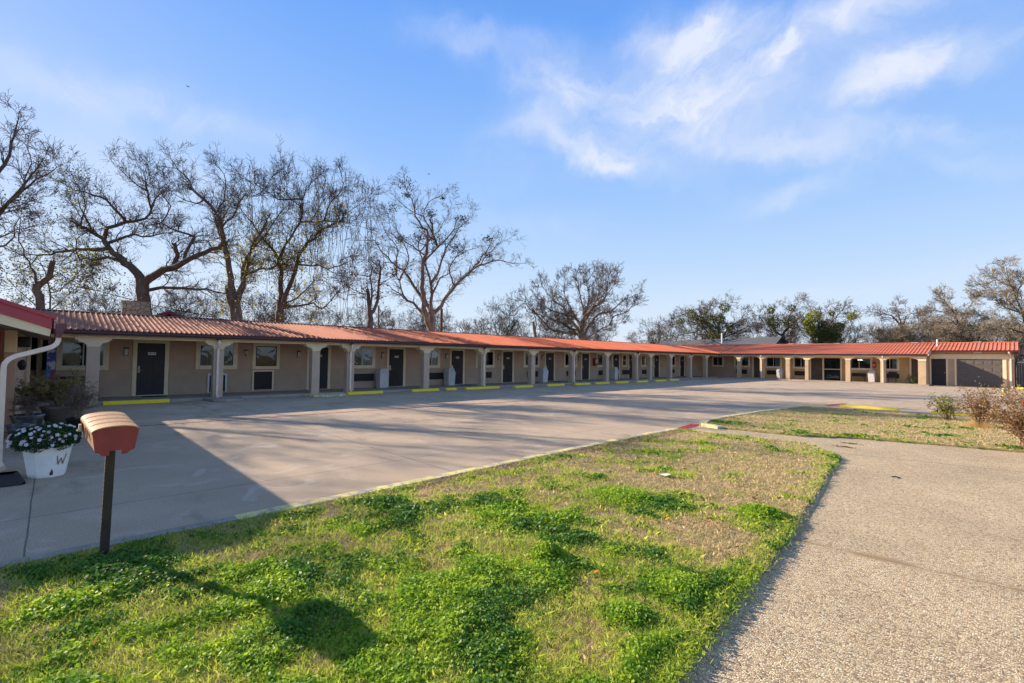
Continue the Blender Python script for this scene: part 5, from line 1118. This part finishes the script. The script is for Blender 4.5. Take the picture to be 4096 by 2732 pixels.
# dry rose bushes
rl_ = mat('rose_leaf', (.30, .14, .07), (.30, .27, .09), 25, .6, trans=.3, lo=.45, hi=.6); rs = mat('rose_stem', (.24, .13, .08)); rlg = mat('rose_leaf_green', (.16, .26, .03), (.42, .34, .07), 20, .6, trans=.35)
def rose(x, y, w, h, nst, nl, lm, label, seed, name='rose_bush'):
    t = thing(name, (x, y, .09), label, 'rose bush'); r = np.random.default_rng(seed); st = MB(); lf = []
    for i in range(nst):
        th = r.uniform(0, 6.28); rr = r.uniform(.1, 1.25); e = Vector((x + math.cos(th) * w * rr, y + math.sin(th) * w * rr, .1 + h * r.uniform(.35, 1.08)))
        bz_ = Vector((x + r.normal() * .06, y + r.normal() * .06, .08)); m_ = bz_.lerp(e, .5) + Vector((0, 0, .08)); st.tube([bz_, m_, e], [.011, .008, .004], 4, False)
        for j in range(7):
            q_ = m_.lerp(e, r.uniform(-.6, 1)); d = Vector(r.normal(size=3)) * .13; d.z = abs(d.z); st.tube([q_, q_ + d], [.004, .002], 3, False)
            k_ = max(1, nl // (nst * 7)); lf.append(np.array(q_) + np.array(d) * r.uniform(.2, 1.1, (k_, 1)) + r.normal(size=(k_, 3)) * .035)
    st.build('stems', rs, t); lf = np.concatenate(lf); fast('foliage', leaves(lf, r.uniform(.5, 1, len(lf)) * .028, .2, .7, r=r), 4, lm, t)
    nb = lf[r.integers(0, len(lf), 14)]; fast('blooms', leaves(nb, np.full(len(nb), .028), .3, 1, 6, r), 6, red_m, t)
rose(-1.37, 19.4, .42, .66, 16, 1300, rlg, 'small green leaved rose bush in front of a yellow wheel stop', 1)
rose(-.62, 17.9, .55, .95, 34, 2300, rl_, 'middle rose bush with russet leaves and straw at its foot', 2)
rose(.24, 13.85, .80, 1.12, 64, 6000, rl_, 'large russet rose bush cut off by the right edge', 3)
sb_ = MB(); r = np.random.default_rng(8)
for i in range(420):
    a = r.uniform(0, 6.28); d_ = abs(r.normal()) * .16; h = r.uniform(.06, .26); x, y = -.66 + math.cos(a) * d_, 17.75 + math.sin(a) * d_; ox, oy = math.cos(a) * h * .6, math.sin(a) * h * .6
    sb_.add([(x - .006, y, .08), (x + .006, y, .08), (x + ox, y + oy, .08 + h)], [(0, 1, 2)])
tag(sb_.build('straw_tuft', mat('straw_gold', (.75, .52, .22), (.6, .42, .18), 20, .9, trans=.2)), 'golden straw tuft at the foot of the middle rose bush', 'dry grass')

# ---------------------------------------------------------------- lawn growth
def inpoly(P, poly):
    x, y = P[:, 0], P[:, 1]; ins = np.zeros(len(P), bool); n = len(poly)
    for i in range(n):
        x1, y1 = poly[i]; x2, y2 = poly[(i + 1) % n]
        c = ((y1 > y) != (y2 > y)) & (x < (x2 - x1) * (y - y1) / (y2 - y1 + 1e-12) + x1); ins ^= c
    return ins
Gn = 420; gx0, gy0, gs = -7.0, -3.5, 26.0 / Gn
grid = np.array([[mnoise.fractal(Vector((gx0 + i * gs, gy0 + j * gs, 0)) * 1.25, .7, 2.1, 6) + .55 * mnoise.noise(Vector((gx0 + i * gs + 40, gy0 + j * gs, 3)) * 4.3) for j in range(Gn)] for i in range(Gn)])
def field(P):
    i = np.clip(((P[:, 0] - gx0) / gs).astype(int), 0, Gn - 1); j = np.clip(((P[:, 1] - gy0) / gs).astype(int), 0, Gn - 1); return grid[i, j]
def edge_d(P, poly):
    d = np.full(len(P), 9.0)
    for (x1, y1), (x2, y2) in zip(poly, poly[1:] + poly[:1]):
        vx, vy = x2 - x1, y2 - y1; t = np.clip(((P[:, 0] - x1) * vx + (P[:, 1] - y1) * vy) / (vx * vx + vy * vy), 0, 1)
        d = np.minimum(d, np.hypot(P[:, 0] - x1 - t * vx, P[:, 1] - y1 - t * vy))
    return d
def sample(poly, n, k=1.25, xr=(-5.6, 1.5), yr=(-.8, 21.5)):
    out = []; got = 0
    while got < n:
        P = np.stack([rng.uniform(*xr, n), rng.uniform(*yr, n)], 1); d = np.hypot(P[:, 0], P[:, 1])
        keep = (rng.random(n) < np.clip(2.4 / d, 0, 1) ** (2 * k)) & inpoly(P + rng.normal(size=P.shape) * .035, poly)
        # only the ground in and near the view
        ang = np.arctan2(P[:, 0], P[:, 1]); keep &= (ang < math.radians(4)) & (ang > math.radians(-101)) & (d > 1.9)
        out.append(P[keep]); got += keep.sum()
    P = np.concatenate(out)[:n]; return P, np.hypot(P[:, 0], P[:, 1])
def greenness(P, far):
    g = field(P) * 1.35
    if far: return g - .78 + .5 * np.clip((14.2 - P[:, 1]) / 1.2, 0, 1)
    near = np.clip((5.0 - np.hypot(P[:, 0] * .8, P[:, 1] * 1.1)) / 3.2, -0.6, .8)
    edge = np.clip((.35 - (edge_d(P, L1))) / .35, 0, 1) * (P[:, 0] > -3.2) * .55
    bump = np.exp(-((P[:, 0] + 3.6) ** 2 / .9 + (P[:, 1] - 5.2) ** 2 / 2.2)) * .45
    dry = np.exp(-((P[:, 0] + 2.6) ** 2 / .8 + (P[:, 1] - 7.0) ** 2 / 6)) * .45
    return g + near * .98 + edge + bump - dry - .02
HB = .078
clover_d = mat('weed_dark_green', (.06, .17, .02), (.15, .30, .035), 7, .5, spec=.35, trans=.45)
def blades(P, d, h, w, lean=.5):
    n = len(P); base = np.column_stack([P, np.full(n, HB)]); th = rng.uniform(0, 6.283, n); s = np.clip(d / 3.0, 1, 3.2)
    ww = (w * s * rng.uniform(.7, 1.2, n))[:, None]; hh = (h * rng.uniform(.45, 1.2, n))[:, None]
    a = np.column_stack([np.cos(th), np.sin(th), np.zeros(n)]); l = rng.normal(size=(n, 3)) * lean; l[:, 2] = 1; l /= np.linalg.norm(l, axis=1)[:, None]
    bend = rng.normal(size=(n, 3)) * .35 * hh; bend[:, 2] = 0
    m = base + l * hh * .55; t = base + l * hh + bend
    return np.stack([base - a * ww, base + a * ww, m + a * ww * .7, t, m - a * ww * .7], 1).reshape(-1, 3)
for poly, far, n0 in ((L1, False, 1.0), (L2, True, .22)):
    yr = (11.8, 21.3) if far else (-.6, 11.9)
    kk = .35 if far else .95
    where = 'far lawn strip' if far else 'near lawn'
    # straw grass
    P, d = sample(poly, int(260000 * n0), kk, yr=yr, xr=(-5.9, 1.6)); g = greenness(P, far); k = g + rng.normal(size=len(P)) * .35 < .38
    o = fast('dry_grass', blades(P[k], d[k], .05, .0017, 1.1), 5, grass_d); tag(o, 'short straw coloured grass of the ' + where, 'grass', kind='stuff')
    # green grass
    P, d = sample(poly, int(230000 * n0), kk, yr=yr, xr=(-5.9, 1.6)); g = greenness(P, far); k = g + rng.normal(size=len(P)) * .18 > -.32
    o = fast('green_grass', blades(P[k], d[k], .058 if not far else .035, .0017, .6), 5, grass_g); tag(o, 'fresh green grass blades of the ' + where, 'grass', kind='stuff')
    # clover and weeds
    P, d = sample(poly, int(400000 * n0), kk, yr=yr, xr=(-5.9, 1.6)); g = greenness(P, far); k = g + rng.normal(size=len(P)) * .33 > .32; P, d, g = P[k], d[k], g[k]
    z = HB + rng.uniform(.008, .045, len(P)) * np.clip(.4 + g * 1.1, .4, 1.7) * np.clip(edge_d(P, poly) / .2, .35, 1)
    c = np.column_stack([P, z]); sz = .0075 * np.clip(d / 3.2, 1, 3) * rng.uniform(.5, 1.6, len(P))
    h_ = np.array([mnoise.noise(Vector((a, b, 9)) * 1.7) for a, b in P]) + rng.normal(size=len(P)) * .12 + .16 * np.clip(d - 3.2, -1, 2.5)
    for sel, m_, nm in ((h_ > .12, clover_d, 'dark green weeds of the '), (h_ <= .12, clover, 'lime green clover of the ')):
        cc_ = c[sel].reshape(-1, 3)
        if sel.any(): o = fast('clover', leaves(cc_, sz[sel], .7, 1.0, 5), 5, m_); tag(o, nm + where, 'clover', kind='stuff')
# dry fringe along the kerb side
P = np.column_stack([rng.uniform(-5.50, -5.2, 16000), rng.uniform(-.6, 11.2, 16000)]); P[:, 0] -= np.interp(P[:, 1], [0, 5, 11], [-.02, .04, .12]); d = np.hypot(P[:, 0], P[:, 1])
o = fast('dry_grass', blades(P, d, .04, .002, 1.0), 5, mat('grass_brown', (.40, .31, .19), (.28, .21, .13), 8, .9, trans=.2)); tag(o, 'brown dead grass hanging along the yellow kerb', 'grass', kind='stuff')
# weed clump and fallen leaves
def clump(x, y, r, h, n, label):
    c = rng.normal(size=(n, 3)) * (r * .45, r * .45, 0); c[:, 2] = HB + h * rng.uniform(.1, 1, n) * np.exp(-(c[:, 0] ** 2 + c[:, 1] ** 2) / r / r); c += (x, y, 0)
    tag(fast('weed_clump', leaves(c, rng.uniform(.006, .013, n), .4, 1, 5), 5, clover), label, 'weed')
clump(-2.72, 3.05, .16, .15, 2600, 'round bushy green weed standing alone in the dry grass')
clump(-1.72, 3.35, .3, .10, 5200, 'bright leafy weed patch on the lawn edge beside the path')
clump(-1.92, 5.6, .28, .13, 3600, 'bright green weed tuft on the lawn edge near the path joint')
clump(-1.75, 2.75, .2, .09, 3000, 'dark green weed mound just inside the lawn edge')
clump(-3.3, 5.0, .55, .10, 5200, 'broad dark green weed patch in the middle of the lawn')
lm = [mat('fallen_orange', (.45, .16, .02)), mat('fallen_brown', (.22, .12, .05)), mat('fallen_yellow', (.60, .40, .04))]
lfm = ([], [], [])
for i in range(60):
    x = random.uniform(-5.2, -1.6); y = random.uniform(.1, 7); 
    if x > -2.2 and y < 2: continue
    P_ = np.array([[x, y, HB + .045]]); lfm[i % 3].append(leaves(P_, np.array([random.uniform(.018, .038)]), .8, .6, 6))
for v, m_, nm in zip(lfm, lm, ('orange', 'brown', 'yellow')):
    tag(fast('fallen_leaves', np.concatenate(v), 6, m_), nm + ' fallen leaves scattered on the near lawn', 'leaves', kind='stuff')
tag(MB().add([(-3.55, 6.35, .115), (-3.42, 6.30, .12), (-3.40, 6.42, .135), (-3.5, 6.48, .118)], [(0, 1, 2, 3)]).build('litter', white_m), 'scrap of white paper lying on the dry lawn', 'litter')
tag(MB().tube([(-1.30, 9.15, .05), (-1.26, 9.2, .055), (-1.2, 9.17, .05), (-1.22, 9.12, .052)], .008, 5).build('litter', black_m), 'small dark curl of debris on the pebble path', 'litter')
for x, y, lb in ((-2.43, 12.2, 'farther brown patch of debris at the path corner'), (-2.41, 11.62, 'nearer brown patch of debris at the path corner')):
    c = rng.normal(size=(60, 3)) * (.09, .03, 0) + (x, y, .052); tag(fast('debris', leaves(c, np.full(60, .018), 2.0), 4, lm[1]), lb, 'debris')
